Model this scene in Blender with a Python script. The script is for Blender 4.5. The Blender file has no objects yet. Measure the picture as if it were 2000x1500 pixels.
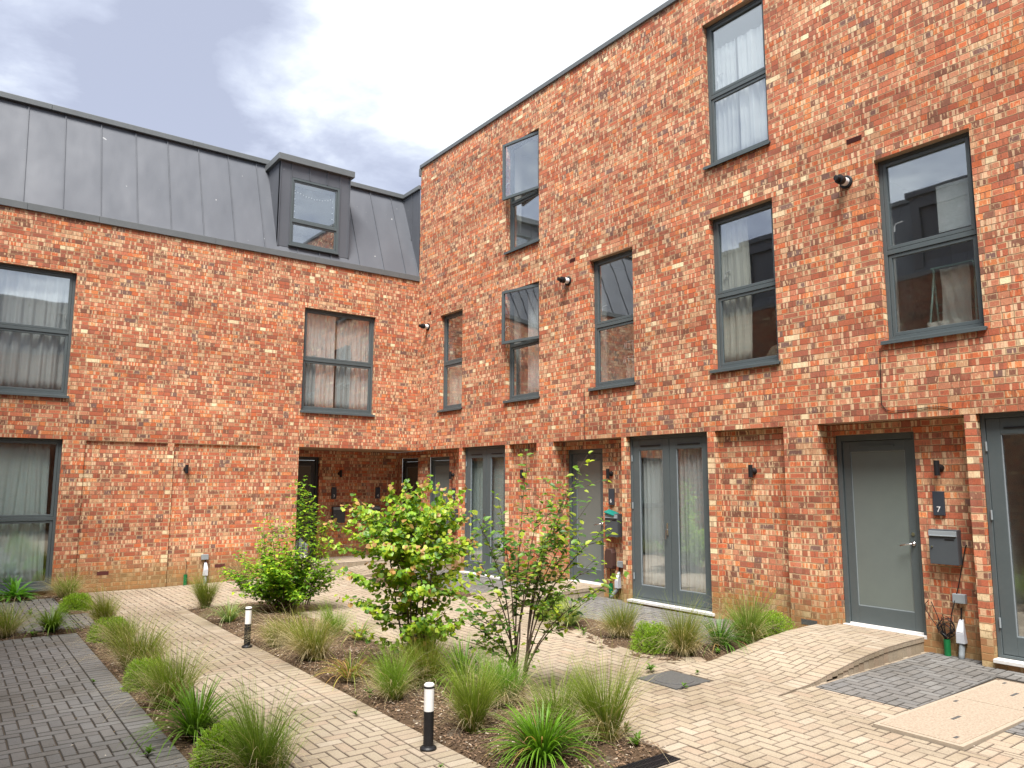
import bpy, bmesh, math, random
from mathutils import Vector, Matrix
R = math.radians
scene = bpy.context.scene
COL = scene.collection
random.seed(7)

# ------------------------------------------------------------------ camera
CAMP = Vector((-8.795, -15.6, 1.95))
yaw, pitch, roll = 0.63919, 0.13086, 0.00342
fw = Vector((math.sin(yaw)*math.cos(pitch), math.cos(yaw)*math.cos(pitch), math.sin(pitch)))
r0 = Vector((math.cos(yaw), -math.sin(yaw), 0)); u0 = r0.cross(fw)
rt = r0*math.cos(roll) + u0*math.sin(roll); up = -r0*math.sin(roll) + u0*math.cos(roll)
cd = bpy.data.cameras.new('camera'); cam = bpy.data.objects.new('camera', cd); COL.objects.link(cam)
m = Matrix.Identity(4)
for i in range(3):
    m[i][0] = rt[i]; m[i][1] = up[i]; m[i][2] = -fw[i]; m[i][3] = CAMP[i]
cam.matrix_world = m
cd.sensor_width = 36; cd.lens = 36*1477.7/2000; cd.clip_start = 0.05; cd.clip_end = 2000
scene.camera = cam
scene.render.resolution_x = 1024; scene.render.resolution_y = 768
scene.view_settings.view_transform = 'Standard'; scene.view_settings.look = 'None'
scene.view_settings.exposure = 1.84; scene.view_settings.gamma = 1.0

# ------------------------------------------------------------------ node helpers
class NT:
    def __init__(s, tree): s.t = tree; s.n = tree.nodes; s.l = tree.links
    def node(s, ty, **k):
        n = s.n.new(ty)
        for a, b in k.items(): setattr(n, a, b)
        return n
    def put(s, sock, v):
        if isinstance(v, bpy.types.NodeSocket): s.l.new(v, sock)
        elif v is not None:
            if sock.type == 'RGBA' and len(v) == 3: v = (*v, 1)
            sock.default_value = v
    def math(s, op, a, b=None, c=None, clamp=False):
        n = s.node('ShaderNodeMath', operation=op, use_clamp=clamp)
        for i, x in enumerate((a, b, c)):
            if x is not None: s.put(n.inputs[i], x)
        return n.outputs[0]
    def mix(s, f, a, b, mode='MIX'):
        n = s.node('ShaderNodeMix', data_type='RGBA', blend_type=mode)
        s.put(n.inputs[0], f); s.put(n.inputs[6], a); s.put(n.inputs[7], b); return n.outputs[2]
    def comb(s, x, y, z=0.0):
        n = s.node('ShaderNodeCombineXYZ'); s.put(n.inputs[0], x); s.put(n.inputs[1], y); s.put(n.inputs[2], z); return n.outputs[0]
    def sep(s, v):
        n = s.node('ShaderNodeSeparateXYZ'); s.put(n.inputs[0], v); return n.outputs
    def noise(s, vec, scale, detail=2, rough=.5, dist=0):
        n = s.node('ShaderNodeTexNoise'); s.put(n.inputs['Vector'], vec); n.inputs['Scale'].default_value = scale
        n.inputs['Detail'].default_value = detail; n.inputs['Roughness'].default_value = rough; n.inputs['Distortion'].default_value = dist
        return n.outputs['Fac'], n.outputs['Color']
    def white(s, vec):
        n = s.node('ShaderNodeTexWhiteNoise', noise_dimensions='3D'); s.put(n.inputs['Vector'], vec); return n.outputs['Value'], n.outputs['Color']
    def ramp(s, f, stops, interp='LINEAR'):
        n = s.node('ShaderNodeValToRGB'); s.put(n.inputs[0], f); cr = n.color_ramp; cr.interpolation = interp
        while len(cr.elements) < len(stops): cr.elements.new(0.5)
        for e, (p, c) in zip(cr.elements, stops):
            e.position = p; e.color = (*c, 1) if len(c) == 3 else c
        return n.outputs[0]
    def step(s, x, a, b):
        n = s.node('ShaderNodeMapRange', interpolation_type='SMOOTHSTEP'); s.put(n.inputs[0], x)
        s.put(n.inputs[1], a); s.put(n.inputs[2], b); return n.outputs[0]
    def bump(s, h, strength, dist):
        n = s.node('ShaderNodeBump'); s.put(n.inputs['Height'], h); n.inputs['Strength'].default_value = strength
        n.inputs['Distance'].default_value = dist; return n.outputs[0]
def g3(v): return (v, v, v)
def newmat(name):
    ma = bpy.data.materials.new(name); ma.use_nodes = True; t = NT(ma.node_tree)
    b = t.n['Principled BSDF']; return ma, t, b
def setb(t, b, **k):
    names = dict(col='Base Color', rough='Roughness', metal='Metallic', spec='Specular IOR Level', normal='Normal', alpha='Alpha', trans='Transmission Weight', coat='Coat Weight')
    for a, v in k.items(): t.put(b.inputs[names[a]], v)

# ------------------------------------------------------------------ world
SUN_EL, SUN_AZ = R(62), R(222)      # azimuth clockwise from +Y
w = bpy.data.worlds.new('World'); scene.world = w; w.use_nodes = True
t = NT(w.node_tree); bg = t.n['Background']; bg.inputs['Strength'].default_value = 0.1
sky = t.node('ShaderNodeTexSky', sky_type='NISHITA', sun_disc=False, sun_elevation=SUN_EL, sun_rotation=SUN_AZ)
tc = t.node('ShaderNodeTexCoord').outputs['Generated']
d = t.sep(tc)
zz = t.math('ADD', t.math('MAXIMUM', d[2], 0.0), 0.22)
px = t.math('DIVIDE', d[0], zz); py = t.math('DIVIDE', d[1], zz)
pv = t.comb(px, py, 0.0)
n1, _ = t.noise(pv, 2.7, 7, .58, .35)
n2, _ = t.noise(t.comb(t.math('ADD', px, 7.3), t.math('MULTIPLY', py, 1.3), 2.0), 5.5, 4, .5)
def lobe(dx, dy, dz, k):
    v = Vector((dx, dy, dz)).normalized()
    n = t.node('ShaderNodeVectorMath', operation='DOT_PRODUCT'); t.put(n.inputs[0], tc); n.inputs[1].default_value = v
    return t.step(n.outputs['Value'], math.cos(R(k)), 1.0)
def pixdir(X, Y):
    return fw + rt*((X-1000)/1477.7) - up*((Y-750)/1477.7)
white_l = t.math('ADD', t.math('MULTIPLY', lobe(*pixdir(730, 170), 15), 1.0), t.math('MULTIPLY', lobe(*pixdir(1250, 20), 26), 1.25))
dark_l = t.math('ADD', t.math('MULTIPLY', lobe(*pixdir(500, 235), 14), .22), t.math('MULTIPLY', lobe(*pixdir(60, 60), 34), .14))
dark_l = t.math('ADD', dark_l, t.math('MULTIPLY', lobe(*pixdir(880, 265), 12), .26))
f = t.math('SUBTRACT', t.math('ADD', t.math('MULTIPLY', n1, 1.15), t.math('MULTIPLY', n2, .40)), .16)
f = t.math('ADD', f, t.math('MULTIPLY', white_l, .25)); f = t.math('SUBTRACT', f, dark_l)
cl = t.ramp(f, [(.38, (1.50, 1.60, 1.98)), (.50, (1.95, 2.08, 2.48)), (.60, (2.55, 2.70, 2.95)), (.72, (3.6, 3.75, 3.85))])
t.put(bg.inputs['Color'], t.mix(.90, sky.outputs[0], cl))
sd = bpy.data.lights.new('sun', 'SUN'); sd.energy = 2.7; sd.angle = R(27); sd.color = (1.0, .96, .90)
so = bpy.data.objects.new('sun', sd); COL.objects.link(so)
sv = Vector((math.sin(SUN_AZ)*math.cos(SUN_EL), math.cos(SUN_AZ)*math.cos(SUN_EL), math.sin(SUN_EL)))
so.rotation_euler = sv.to_track_quat('Z', 'Y').to_euler(); so.location = (-20, -20, 30)

# ------------------------------------------------------------------ materials
def brick_mat(name, length=.225, cream=0.0, shift=None, dark=1.0):
    ma, t, b = newmat(name)
    geo = t.node('ShaderNodeNewGeometry'); P = t.sep(geo.outputs['Position']); Nn = t.sep(geo.outputs['True Normal'])
    fx = t.math('GREATER_THAN', t.math('ABSOLUTE', Nn[0]), .5)
    u = t.math('ADD', t.math('MULTIPLY', P[1], fx), t.math('MULTIPLY', P[0], t.math('SUBTRACT', 1.0, fx)))
    wob, _ = t.noise(geo.outputs['Position'], 9.0, 2)
    wob2, _ = t.noise(geo.outputs['Position'], 26.0, 2)
    v = t.math('ADD', P[2], t.math('MULTIPLY', t.math('SUBTRACT', wob, .5), .010))
    v = t.math('ADD', v, t.math('MULTIPLY', t.math('SUBTRACT', wob2, .5), .008))
    u = t.math('ADD', u, t.math('MULTIPLY', t.math('SUBTRACT', wob2, .5), .012))
    vr = t.math('DIVIDE', v, .075); row = t.math('FLOOR', vr); rf = t.math('FRACT', vr)
    rr, _ = t.white(t.comb(row, 3.7, fx))
    if shift is None:
        off = t.math('ADD', t.math('MULTIPLY', t.math('MODULO', row, 2.0), .5), t.math('MULTIPLY', rr, .22))
    else: off = shift
    ub = t.math('ADD', t.math('DIVIDE', u, length), off); bi = t.math('FLOOR', ub); bf = t.math('FRACT', ub)
    # some bricks are a pair of headers
    pv, pc = t.white(t.comb(bi, row, 11.0))
    split = t.math('GREATER_THAN', pv, .38)
    bf2 = t.math('FRACT', t.math('MULTIPLY', bf, 2.0)); hb = t.math('FLOOR', t.math('MULTIPLY', bf, 2.0))
    dxa = t.math('MULTIPLY', t.math('SUBTRACT', .5, t.math('ABSOLUTE', t.math('SUBTRACT', bf, .5))), length)
    dxb = t.math('MULTIPLY', t.math('SUBTRACT', .5, t.math('ABSOLUTE', t.math('SUBTRACT', bf2, .5))), length/2)
    mx = t.node('ShaderNodeMix', data_type='FLOAT'); t.put(mx.inputs[0], split); t.put(mx.inputs[2], dxa); t.put(mx.inputs[3], dxb)
    dx = mx.outputs[0]
    dz = t.math('MULTIPLY', t.math('SUBTRACT', .5, t.math('ABSOLUTE', t.math('SUBTRACT', rf, .5))), .075)
    dd = t.math('SMOOTH_MIN', dx, dz, .006)
    m = t.step(dd, .0018, .0052); mv_ = t.step(dx, .0016, .0050); mh_ = t.step(dz, .0030, .0068)
    seed = t.math('ADD', bi, t.math('MULTIPLY', t.math('MULTIPLY', hb, split), .5))
    rv, rc = t.white(t.comb(seed, row, t.math('ADD', fx, 2.0))); rs = t.sep(rc)
    sh = cream
    st = [(0, (.38, .108, .062)), (.13, (.44, .140, .080)), (.26, (.30, .098, .064)), (.38, (.48, .125, .055)), (.5, (.41, .150, .092)),
          (.62-sh*.3, (.21, .090, .062)), (.70-sh*.4, (.46, .19, .115)), (.83-sh*.5, (.18, .098, .085)), (.87-sh*.6, (.54, .18, .075)), (.945-sh*.6, (.50, .27, .16)), (.988-sh*.6, (.70, .54, .36))]
    base = t.ramp(rv, st, 'CONSTANT')
    # creased banding inside bricks (vertical light and dark patches)
    bn, _ = t.noise(t.comb(t.math('MULTIPLY', u, 36.0), t.math('MULTIPLY', row, 5.3), t.math('MULTIPLY', v, 9.0)), 1.0, 2, .6)
    big, _ = t.noise(t.comb(t.math('MULTIPLY', u, .5), t.math('MULTIPLY', v, 1.5), 4.0), 1.0, 4, .6)
    stk, _ = t.noise(t.comb(t.math('MULTIPLY', u, 5.0), t.math('MULTIPLY', v, .35), 9.0), 1.0, 3, .6)
    bandf = t.math('MULTIPLY', t.step(bn, .57, .64), t.math('MULTIPLY', t.step(rs[0], .30, .55), .80))
    base = t.mix(bandf, base, (.62, .42, .26))
    bandd = t.math('MULTIPLY', t.step(bn, .43, .35), t.math('MULTIPLY', t.step(rs[1], .25, .6), .5))
    base = t.mix(bandd, base, (.17, .075, .055))
    # kiln crease cells: pale and dark quarter pieces
    for nq, off_, lo, hi in ((6.0, 0.0, .05, .905), (9.0, .37, .04, .925)):
        cq = t.math('ADD', t.math('MULTIPLY', ub, nq), off_); ci = t.math('FLOOR', cq); cf = t.math('ABSOLUTE', t.math('SUBTRACT', t.math('FRACT', cq), .5))
        cv, _ = t.white(t.comb(ci, row, nq)); inn = t.math('SUBTRACT', 1.0, t.step(cf, .38, .50))
        base = t.mix(t.math('MULTIPLY', t.math('MULTIPLY', t.math('GREATER_THAN', cv, hi), inn), .72), base, (.64, .44, .29))
        base = t.mix(t.math('MULTIPLY', t.math('MULTIPLY', t.math('LESS_THAN', cv, lo), inn), .5), base, (.18, .075, .05))
    # pale worn rims on some bricks
    rim = t.math('MULTIPLY', t.math('SUBTRACT', 1.0, t.step(dd, .007, .014)), t.math('MULTIPLY', t.step(rs[2], .45, .6), .65))
    base = t.mix(rim, base, (.58, .40, .24))
    gr, _ = t.noise(geo.outputs['Position'], 60.0, 4, .65)
    base = t.mix(1.0, base, t.ramp(gr, [(.25, (.76, .80, .78)), (.75, (1.24, 1.30, 1.25))]), 'MULTIPLY')
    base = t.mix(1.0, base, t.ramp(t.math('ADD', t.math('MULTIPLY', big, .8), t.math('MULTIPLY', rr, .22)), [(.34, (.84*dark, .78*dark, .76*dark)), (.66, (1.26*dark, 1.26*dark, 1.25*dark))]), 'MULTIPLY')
    base = t.mix(t.math('MULTIPLY', t.step(stk, .60, .78), .22), base, (.55, .46, .40))
    base = t.mix(t.math('MULTIPLY', t.step(stk, .42, .26), .25), base, (.16, .085, .055))
    mn, _ = t.noise(geo.outputs['Position'], 5.0, 3)
    mort = t.mix(t.step(mn, .35, .65), (.30, .20, .12), (.44, .32, .20))
    colr = t.mix(t.math('MULTIPLY', t.math('SUBTRACT', 1.0, mv_), .55), base, mort)
    colr = t.mix(t.math('MULTIPLY', t.math('SUBTRACT', 1.0, mh_), .80), colr, t.mix(t.step(P[2], .2, 3.2), (.26, .18, .11), (.135, .080, .048)))  # shadow of the raked bed joints painted into the colour, deeper higher up
    # damp, algae stained courses near the ground
    sn, _ = t.noise(geo.outputs['Position'], 3.2, 4, .6)
    st2 = t.math('SUBTRACT', 1.0, t.step(t.math('ADD', P[2], t.math('MULTIPLY', t.math('SUBTRACT', sn, .5), .5)), .10, .75))
    colr = t.mix(t.math('MULTIPLY', st2, .72), colr, (.27, .185, .075))
    h = t.math('ADD', t.math('MULTIPLY', m, .8), t.math('MULTIPLY', gr, .35))
    setb(t, b, col=colr, rough=.92, spec=.2, normal=t.bump(h, .9, .006))
    return ma
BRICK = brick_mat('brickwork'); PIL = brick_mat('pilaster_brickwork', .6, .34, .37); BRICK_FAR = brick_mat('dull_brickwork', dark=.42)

def noisy(name, c1, c2, scale, rough=.8, bump=.3, dist=.004, spec=.3, metal=0, detail=4):
    ma, t, b = newmat(name); geo = t.node('ShaderNodeNewGeometry')
    f, _ = t.noise(geo.outputs['Position'], scale, detail, .6)
    f2, _ = t.noise(geo.outputs['Position'], scale*7, 3, .6)
    ff = t.math('ADD', t.math('MULTIPLY', f, .65), t.math('MULTIPLY', f2, .35))
    setb(t, b, col=t.ramp(ff, [(.3, c1), (.7, c2)]), rough=rough, spec=spec, metal=metal)
    if bump: setb(t, b, normal=t.bump(ff, bump, dist))
    return ma
SOFFIT = noisy('mortar_soffit', (.30, .20, .13), (.44, .30, .20), 6)
FRAME = noisy('grey_powder_coat', (.072, .090, .096), (.086, .105, .111), 3, .42, 0, spec=.4)
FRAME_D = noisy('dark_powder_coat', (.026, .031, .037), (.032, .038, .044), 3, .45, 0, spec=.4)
BLACK = noisy('black_metal', (.010, .010, .012), (.016, .016, .018), 20, .45, .1, .001)
STEEL = noisy('brushed_steel', (.55, .55, .55), (.68, .68, .68), 40, .3, .05, .001, metal=1)
WHITEP = noisy('white_plastic', (.72, .72, .72), (.80, .80, .80), 12, .35, 0)
GREYP = noisy('grey_plastic', (.22, .25, .27), (.27, .30, .32), 12, .45, 0)
HOOD = noisy('pale_grey_plastic', (.42, .44, .48), (.52, .54, .58), 12, .35, 0)
GREENP = noisy('green_plastic', (.006, .10, .03), (.010, .15, .045), 15, .4, 0)
BROWNP = noisy('brown_plastic', (.055, .028, .024), (.075, .038, .03), 15, .5, 0)
THRESH = noisy('pale_threshold', (.52, .51, .50), (.68, .67, .65), 22, .5, .1)
MAILG = noisy('mailbox_grey', (.060, .070, .080), (.070, .080, .090), 5, .4, 0)
PLATE = noisy('plate_grey', (.035, .042, .055), (.042, .050, .065), 5, .4, 0)
TEAL = noisy('teal_card', (.0, .12, .10), (.01, .17, .14), 5, .5, 0)
TERRA = noisy('dark_red_vent', (.07, .02, .018), (.11, .03, .025), 30, .8, .2)
SOIL = noisy('soil', (.045, .028, .018), (.17, .115, .072), 34, .95, 1.0, .03, .1, detail=6)
BARK = noisy('bark', (.05, .032, .022), (.12, .085, .06), 60, .85, .4, .002)
CONC = noisy('speckled_concrete', (.19, .145, .105), (.42, .35, .275), 55, .9, .5, .003, .2, detail=6)
MORTARP = noisy('pale_mortar', (.28, .23, .175), (.38, .32, .25), 30, .9, .3)
IRON = noisy('cast_iron', (.055, .055, .055), (.11, .11, .108), 40, .55, .5, .003)
WALLIN = noisy('room_wall', (.62, .62, .59), (.70, .70, .66), 2, .9, 0)
SAND = noisy('joint_sand', (.08, .06, .045), (.15, .115, .08), 40, .95, .6)
FOIL = noisy('foil_board', (.60, .66, .66), (.85, .88, .88), 5, .35, .6, .02, metal=.2)
BEIGEF = noisy('beige_cloth', (.34, .28, .20), (.46, .39, .29), 8, .9, .2)
RED = noisy('red_print', (.45, .05, .05), (.55, .07, .07), 15, .5, 0)
BAGM = noisy('grey_sack', (.13, .14, .16), (.30, .32, .35), 9, .33, .9, .02)
MINT = noisy('mint_metal', (.30, .52, .46), (.36, .58, .52), 8, .4, 0)

def zinc():
    ma, t, b = newmat('zinc_cladding'); geo = t.node('ShaderNodeNewGeometry'); P = t.sep(geo.outputs['Position'])
    f, _ = t.noise(t.comb(t.math('MULTIPLY', P[0], 1.6), t.math('MULTIPLY', P[1], 1.6), t.math('MULTIPLY', P[2], .55)), 1.0, 2, .5)
    g, _ = t.noise(geo.outputs['Position'], 1.4, 2)
    sp, _ = t.noise(geo.outputs['Position'], 8.5, 2, .4)
    c = t.ramp(f, [(.3, (.084, .091, .107)), (.7, (.104, .111, .128))])
    c = t.mix(t.math('MULTIPLY', t.step(sp, .76, .80), .5), c, (.5, .5, .5))
    setb(t, b, col=c, rough=t.ramp(g, [(.3, g3(.55)), (.7, g3(.68))]), metal=.1, spec=.35, normal=t.bump(f, .5, .06)); return ma
ZINC = zinc()
ZEDGE = noisy('zinc_trim', (.120, .130, .135), (.150, .160, .165), 4, .5, .05, metal=.2)

def glass(name, tint, gl=.06):
    ma, t, b = newmat(name); t.n.remove(b); o = t.n['Material Output']
    tr = t.node('ShaderNodeBsdfTransparent'); tr.inputs[0].default_value = (*tint, 1)
    gy = t.node('ShaderNodeBsdfGlossy'); gy.inputs['Roughness'].default_value = .015; gy.inputs[0].default_value = (.92, .96, 1, 1)
    geo = t.node('ShaderNodeNewGeometry'); f, _ = t.noise(geo.outputs['Position'], 1.3, 2)
    t.l.new(t.bump(f, .06, .02), gy.inputs['Normal'])
    lw = t.node('ShaderNodeLayerWeight'); lw.inputs[0].default_value = .5
    fac = t.math('ADD', t.math('MULTIPLY', t.math('POWER', lw.outputs['Facing'], 3.0), .75), gl, clamp=True)
    mx = t.node('ShaderNodeMixShader'); t.l.new(fac, mx.inputs[0]); t.l.new(tr.outputs[0], mx.inputs[1]); t.l.new(gy.outputs[0], mx.inputs[2])
    t.l.new(mx.outputs[0], o.inputs[0]); return ma
GLASS = glass('window_glass', (.975, .99, .985), .21)
FROST = noisy('frosted_glass', (.135, .158, .153), (.150, .175, .168), 1.2, .18, .02, .01, .6)
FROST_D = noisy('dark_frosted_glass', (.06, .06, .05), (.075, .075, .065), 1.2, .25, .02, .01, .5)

def cloth(name, c, tr):
    ma, t, b = newmat(name); o = t.n['Material Output']
    geo = t.node('ShaderNodeNewGeometry'); f, _ = t.noise(geo.outputs['Position'], 70, 2)
    setb(t, b, col=t.mix(f, tuple(x*.88 for x in c), c), rough=.9, spec=.1)
    tl = t.node('ShaderNodeBsdfTranslucent'); tl.inputs[0].default_value = (*c, 1)
    mx = t.node('ShaderNodeMixShader'); mx.inputs[0].default_value = tr
    t.l.new(b.outputs[0], mx.inputs[1]); t.l.new(tl.outputs[0], mx.inputs[2]); t.l.new(mx.outputs[0], o.inputs[0]); return ma
CURT = cloth('white_curtain', (.90, .92, .92), .3)
CURT2 = cloth('cream_curtain', (.86, .86, .78), .2)
CURT3 = cloth('pale_green_curtain', (.78, .90, .88), .2)

def paver(name, stops, k=1.0):
    stops = [(p, tuple(q*k*.94 for q in c)) for p, c in stops]
    ma, t, b = newmat(name); geo = t.node('ShaderNodeNewGeometry')
    ri = geo.outputs['Random Per Island']
    g, _ = t.noise(geo.outputs['Position'], 75, 4, .7); l, _ = t.noise(geo.outputs['Position'], .8, 5, .62)
    c = t.ramp(ri, stops)
    c = t.mix(1.0, c, t.ramp(g, [(.25, g3(.74)), (.75, g3(1.2))]), 'MULTIPLY')
    c = t.mix(1.0, c, t.ramp(l, [(.34, (.74, .72, .68)), (.50, (.97, .97, .96)), (.68, g3(1.10))]), 'MULTIPLY')
    setb(t, b, col=c, rough=.88, spec=.25, normal=t.bump(g, .5, .004)); return ma
BEIGE = paver('buff_block', [(0, (.305, .248, .180)), (.3, (.345, .288, .215)), (.6, (.322, .270, .205)), (.85, (.338, .262, .195)), (1, (.38, .325, .255))])
GREY = paver('grey_block', [(0, (.142, .136, .130)), (.4, (.166, .158, .150)), (.75, (.150, .147, .145)), (1, (.19, .185, .178))])

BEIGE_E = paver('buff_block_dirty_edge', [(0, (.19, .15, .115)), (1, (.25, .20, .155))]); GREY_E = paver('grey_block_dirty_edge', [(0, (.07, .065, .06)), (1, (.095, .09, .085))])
def leafmat(name, tr=.35, rough=.42):
    ma, t, b = newmat(name); o = t.n['Material Output']
    a = t.node('ShaderNodeVertexColor', layer_name='Col').outputs[0]
    geo = t.node('ShaderNodeNewGeometry'); f, _ = t.noise(geo.outputs['Position'], 90, 2)
    c = t.mix(1.0, a, t.ramp(f, [(.3, g3(.85)), (.7, g3(1.15))]), 'MULTIPLY')
    setb(t, b, col=c, rough=rough, spec=.35)
    tl = t.node('ShaderNodeBsdfTranslucent'); t.l.new(t.mix(1.0, c, (1.3, 1.35, .7), 'MULTIPLY'), tl.inputs[0])
    mx = t.node('ShaderNodeMixShader'); mx.inputs[0].default_value = tr
    t.l.new(b.outputs[0], mx.inputs[1]); t.l.new(tl.outputs[0], mx.inputs[2]); t.l.new(mx.outputs[0], o.inputs[0]); return ma
LEAF = leafmat('leaf', .42); BLADE = leafmat('grass_blade', .3, .6)
CHIP = leafmat('bark_chip', 0.0, .9)

# ------------------------------------------------------------------ mesh helpers
class MB:
    def __init__(s): s.v = []; s.f = []; s.m = []; s.c = []
    def add(s, vs, fs, mi=0, col=None):
        k = len(s.v); s.v += [tuple(x) for x in vs]; s.f += [tuple(i+k for i in f) for f in fs]; s.m += [mi]*len(fs)
        if col is not None: s.c += (col if isinstance(col, list) else [col]*len(vs))
    def box(s, a, b, mi=0):
        x0, y0, z0 = [min(a[i], b[i]) for i in range(3)]; x1, y1, z1 = [max(a[i], b[i]) for i in range(3)]
        s.add([(x0,y0,z0),(x1,y0,z0),(x1,y1,z0),(x0,y1,z0),(x0,y0,z1),(x1,y0,z1),(x1,y1,z1),(x0,y1,z1)],
              [(0,3,2,1),(4,5,6,7),(0,1,5,4),(1,2,6,5),(2,3,7,6),(3,0,4,7)], mi)
    def quad(s, a, b, c, d, mi=0): s.add([a, b, c, d], [(0,1,2,3)], mi)
    def tube(s, pts, rad, n=8, mi=0, cap=True):
        pts = [Vector(p) for p in pts]; k = len(pts)
        if not isinstance(rad, (list, tuple)): rad = [rad]*k
        vs = []; ref = None
        for i, p in enumerate(pts):
            d = (pts[min(i+1, k-1)] - pts[max(i-1, 0)]).normalized()
            if ref is None: ref = Vector((0,0,1)) if abs(d.z) < .9 else Vector((1,0,0))
            a = (ref - d*ref.dot(d)).normalized(); b = d.cross(a); ref = a
            vs += [p + (a*math.cos(2*math.pi*j/n) + b*math.sin(2*math.pi*j/n))*rad[i] for j in range(n)]
        fs = [(i*n+j, i*n+(j+1) % n, (i+1)*n+(j+1) % n, (i+1)*n+j) for i in range(k-1) for j in range(n)]
        if cap: fs += [tuple(range(n-1, -1, -1)), tuple(range((k-1)*n, k*n))]
        s.add(vs, fs, mi)
    def lathe(s, prof, c=(0,0,0), n=24, mi=0):
        vs = [(c[0]+r*math.cos(2*math.pi*j/n), c[1]+r*math.sin(2*math.pi*j/n), c[2]+z) for r, z in prof for j in range(n)]
        fs = [(i*n+j, i*n+(j+1) % n, (i+1)*n+(j+1) % n, (i+1)*n+j) for i in range(len(prof)-1) for j in range(n)]
        fs += [tuple(range(n-1, -1, -1)), tuple(range((len(prof)-1)*n, len(prof)*n))]
        s.add(vs, fs, mi)
    def build(s, name, mats, parent=None, loc=None, smooth=False, bevel=0, recalc=False):
        me = bpy.data.meshes.new(name); me.from_pydata(s.v, [], s.f)
        for x in (mats if isinstance(mats, list) else [mats]): me.materials.append(x)
        me.polygons.foreach_set('material_index', s.m)
        if s.c:
            ca = me.color_attributes.new('Col', 'FLOAT_COLOR', 'POINT')
            ca.data.foreach_set('color', [q for c in s.c for q in (c[0], c[1], c[2], 1.0)])
        if smooth: me.polygons.foreach_set('use_smooth', [True]*len(me.polygons))
        if recalc:
            bm = bmesh.new(); bm.from_mesh(me); bmesh.ops.recalc_face_normals(bm, faces=bm.faces); bm.to_mesh(me); bm.free()
        me.update(); o = bpy.data.objects.new(name, me); COL.objects.link(o)
        if parent: o.parent = parent
        if loc is not None: o.location = loc
        if bevel:
            bv = o.modifiers.new('bevel', 'BEVEL'); bv.width = bevel; bv.segments = 2; bv.limit_method = 'ANGLE'; bv.angle_limit = R(40)
        return o
def empty(name, loc=(0,0,0)):
    o = bpy.data.objects.new(name, None); COL.objects.link(o); o.location = loc; o.empty_display_size = .1; return o
def tag(o, label=None, cat=None, group=None, kind=None):
    if label: o['label'] = label
    if cat: o['category'] = cat
    if group: o['group'] = group
    if kind: o['kind'] = kind
    return o
def copy_tree(o, parent=None):
    c = o.copy(); COL.objects.link(c)
    if parent: c.parent = parent
    for ch in list(o.children): copy_tree(ch, c)
    return c
# wall coordinate maps: (u along wall, z, depth into the building)
MR = lambda u, z, d: (d, u, z)
ML = lambda u, z, d: (u, d, z)
MP = lambda u, z, d: (u, 1.35+d, z)
MW = lambda u, z, d: (-10.3-d, u, z)
MS = lambda u, z, d: (u, -20.5-d, z)
def wbox(mb, M, a, b, mi=0): mb.box(M(*a), M(*b), mi)

def facade(M, cells, us, zs, name, parent, mats, side=None):
    """cells(u,z) -> depth or None (opening with reveal depth from hole(u,z))."""
    mb = MB(); us = sorted(set(us)); zs = sorted(set(zs)); g = {}
    for i in range(len(us)-1):
        for j in range(len(zs)-1):
            g[i, j] = cells((us[i]+us[i+1])/2, (zs[j]+zs[j+1])/2)
    for (i, j), c in g.items():
        a, b, z0, z1 = us[i], us[i+1], zs[j], zs[j+1]
        if c is None: continue
        dep, solid = c
        if solid: mb.quad(M(a, z0, dep), M(b, z0, dep), M(b, z1, dep), M(a, z1, dep), 1 if (b-a) < .15 and dep == 0 and z1 < 2.75 else 0)
        for di, dj in ((1, 0), (0, 1)):
            n = g.get((i+di, j+dj))
            if n is None or n[0] == dep: continue
            if di: mb.quad(M(b, z0, dep), M(b, z1, dep), M(b, z1, n[0]), M(b, z0, n[0]), 0)
            else: mb.quad(M(a, z1, dep), M(b, z1, dep), M(b, z1, n[0]), M(a, z1, n[0]), 2)
    return mb.build(name, mats, parent)

# ------------------------------------------------------------------ windows and doors
def curtain(M, u0, u1, z0, z1, d, label, folds=9, amp=.035, mat=None, gather=0.0, group='curtains hanging behind the windows', swoop=0.0):
    rnd = random.Random(hash(label) & 0xffff if False else sum(map(ord, label))); n = max(60, int(folds*14)); mb = MB(); vs = []; rows = 9
    ph = rnd.random()*6; fr = [1, 2.3, .37]; ca = [rnd.uniform(.5, 1) for _ in range(3)]
    for r in range(rows+1):
        tz = r/rows; z = z1+(z0-z1)*tz
        for i in range(n+1):
            s = i/n; a = amp*(.45+.55*tz)
            dd = a*(math.sin(s*folds*6.283+ph)*ca[0]+.5*math.sin(s*folds*2.3*6.283+ph*2+tz)*ca[1]+.6*math.sin(s*folds*.37*6.283+tz*1.5)*ca[2])
            uu = u0+(u1-u0)*(s+swoop*math.sin(tz*3.14)*(1-s)*.5+gather*(tz-.5)*.1*math.sin(s*9))
            vs.append(M(uu, z, d+dd))
    fs = [(r*(n+1)+i, r*(n+1)+i+1, (r+1)*(n+1)+i+1, (r+1)*(n+1)+i) for r in range(rows) for i in range(n)]
    mb.add(vs, fs); o = mb.build('curtain', mat or CURT, smooth=True)
    so_ = o.modifiers.new('thickness', 'SOLIDIFY'); so_.thickness = .004
    return tag(o, label, 'curtain', group)

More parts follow.
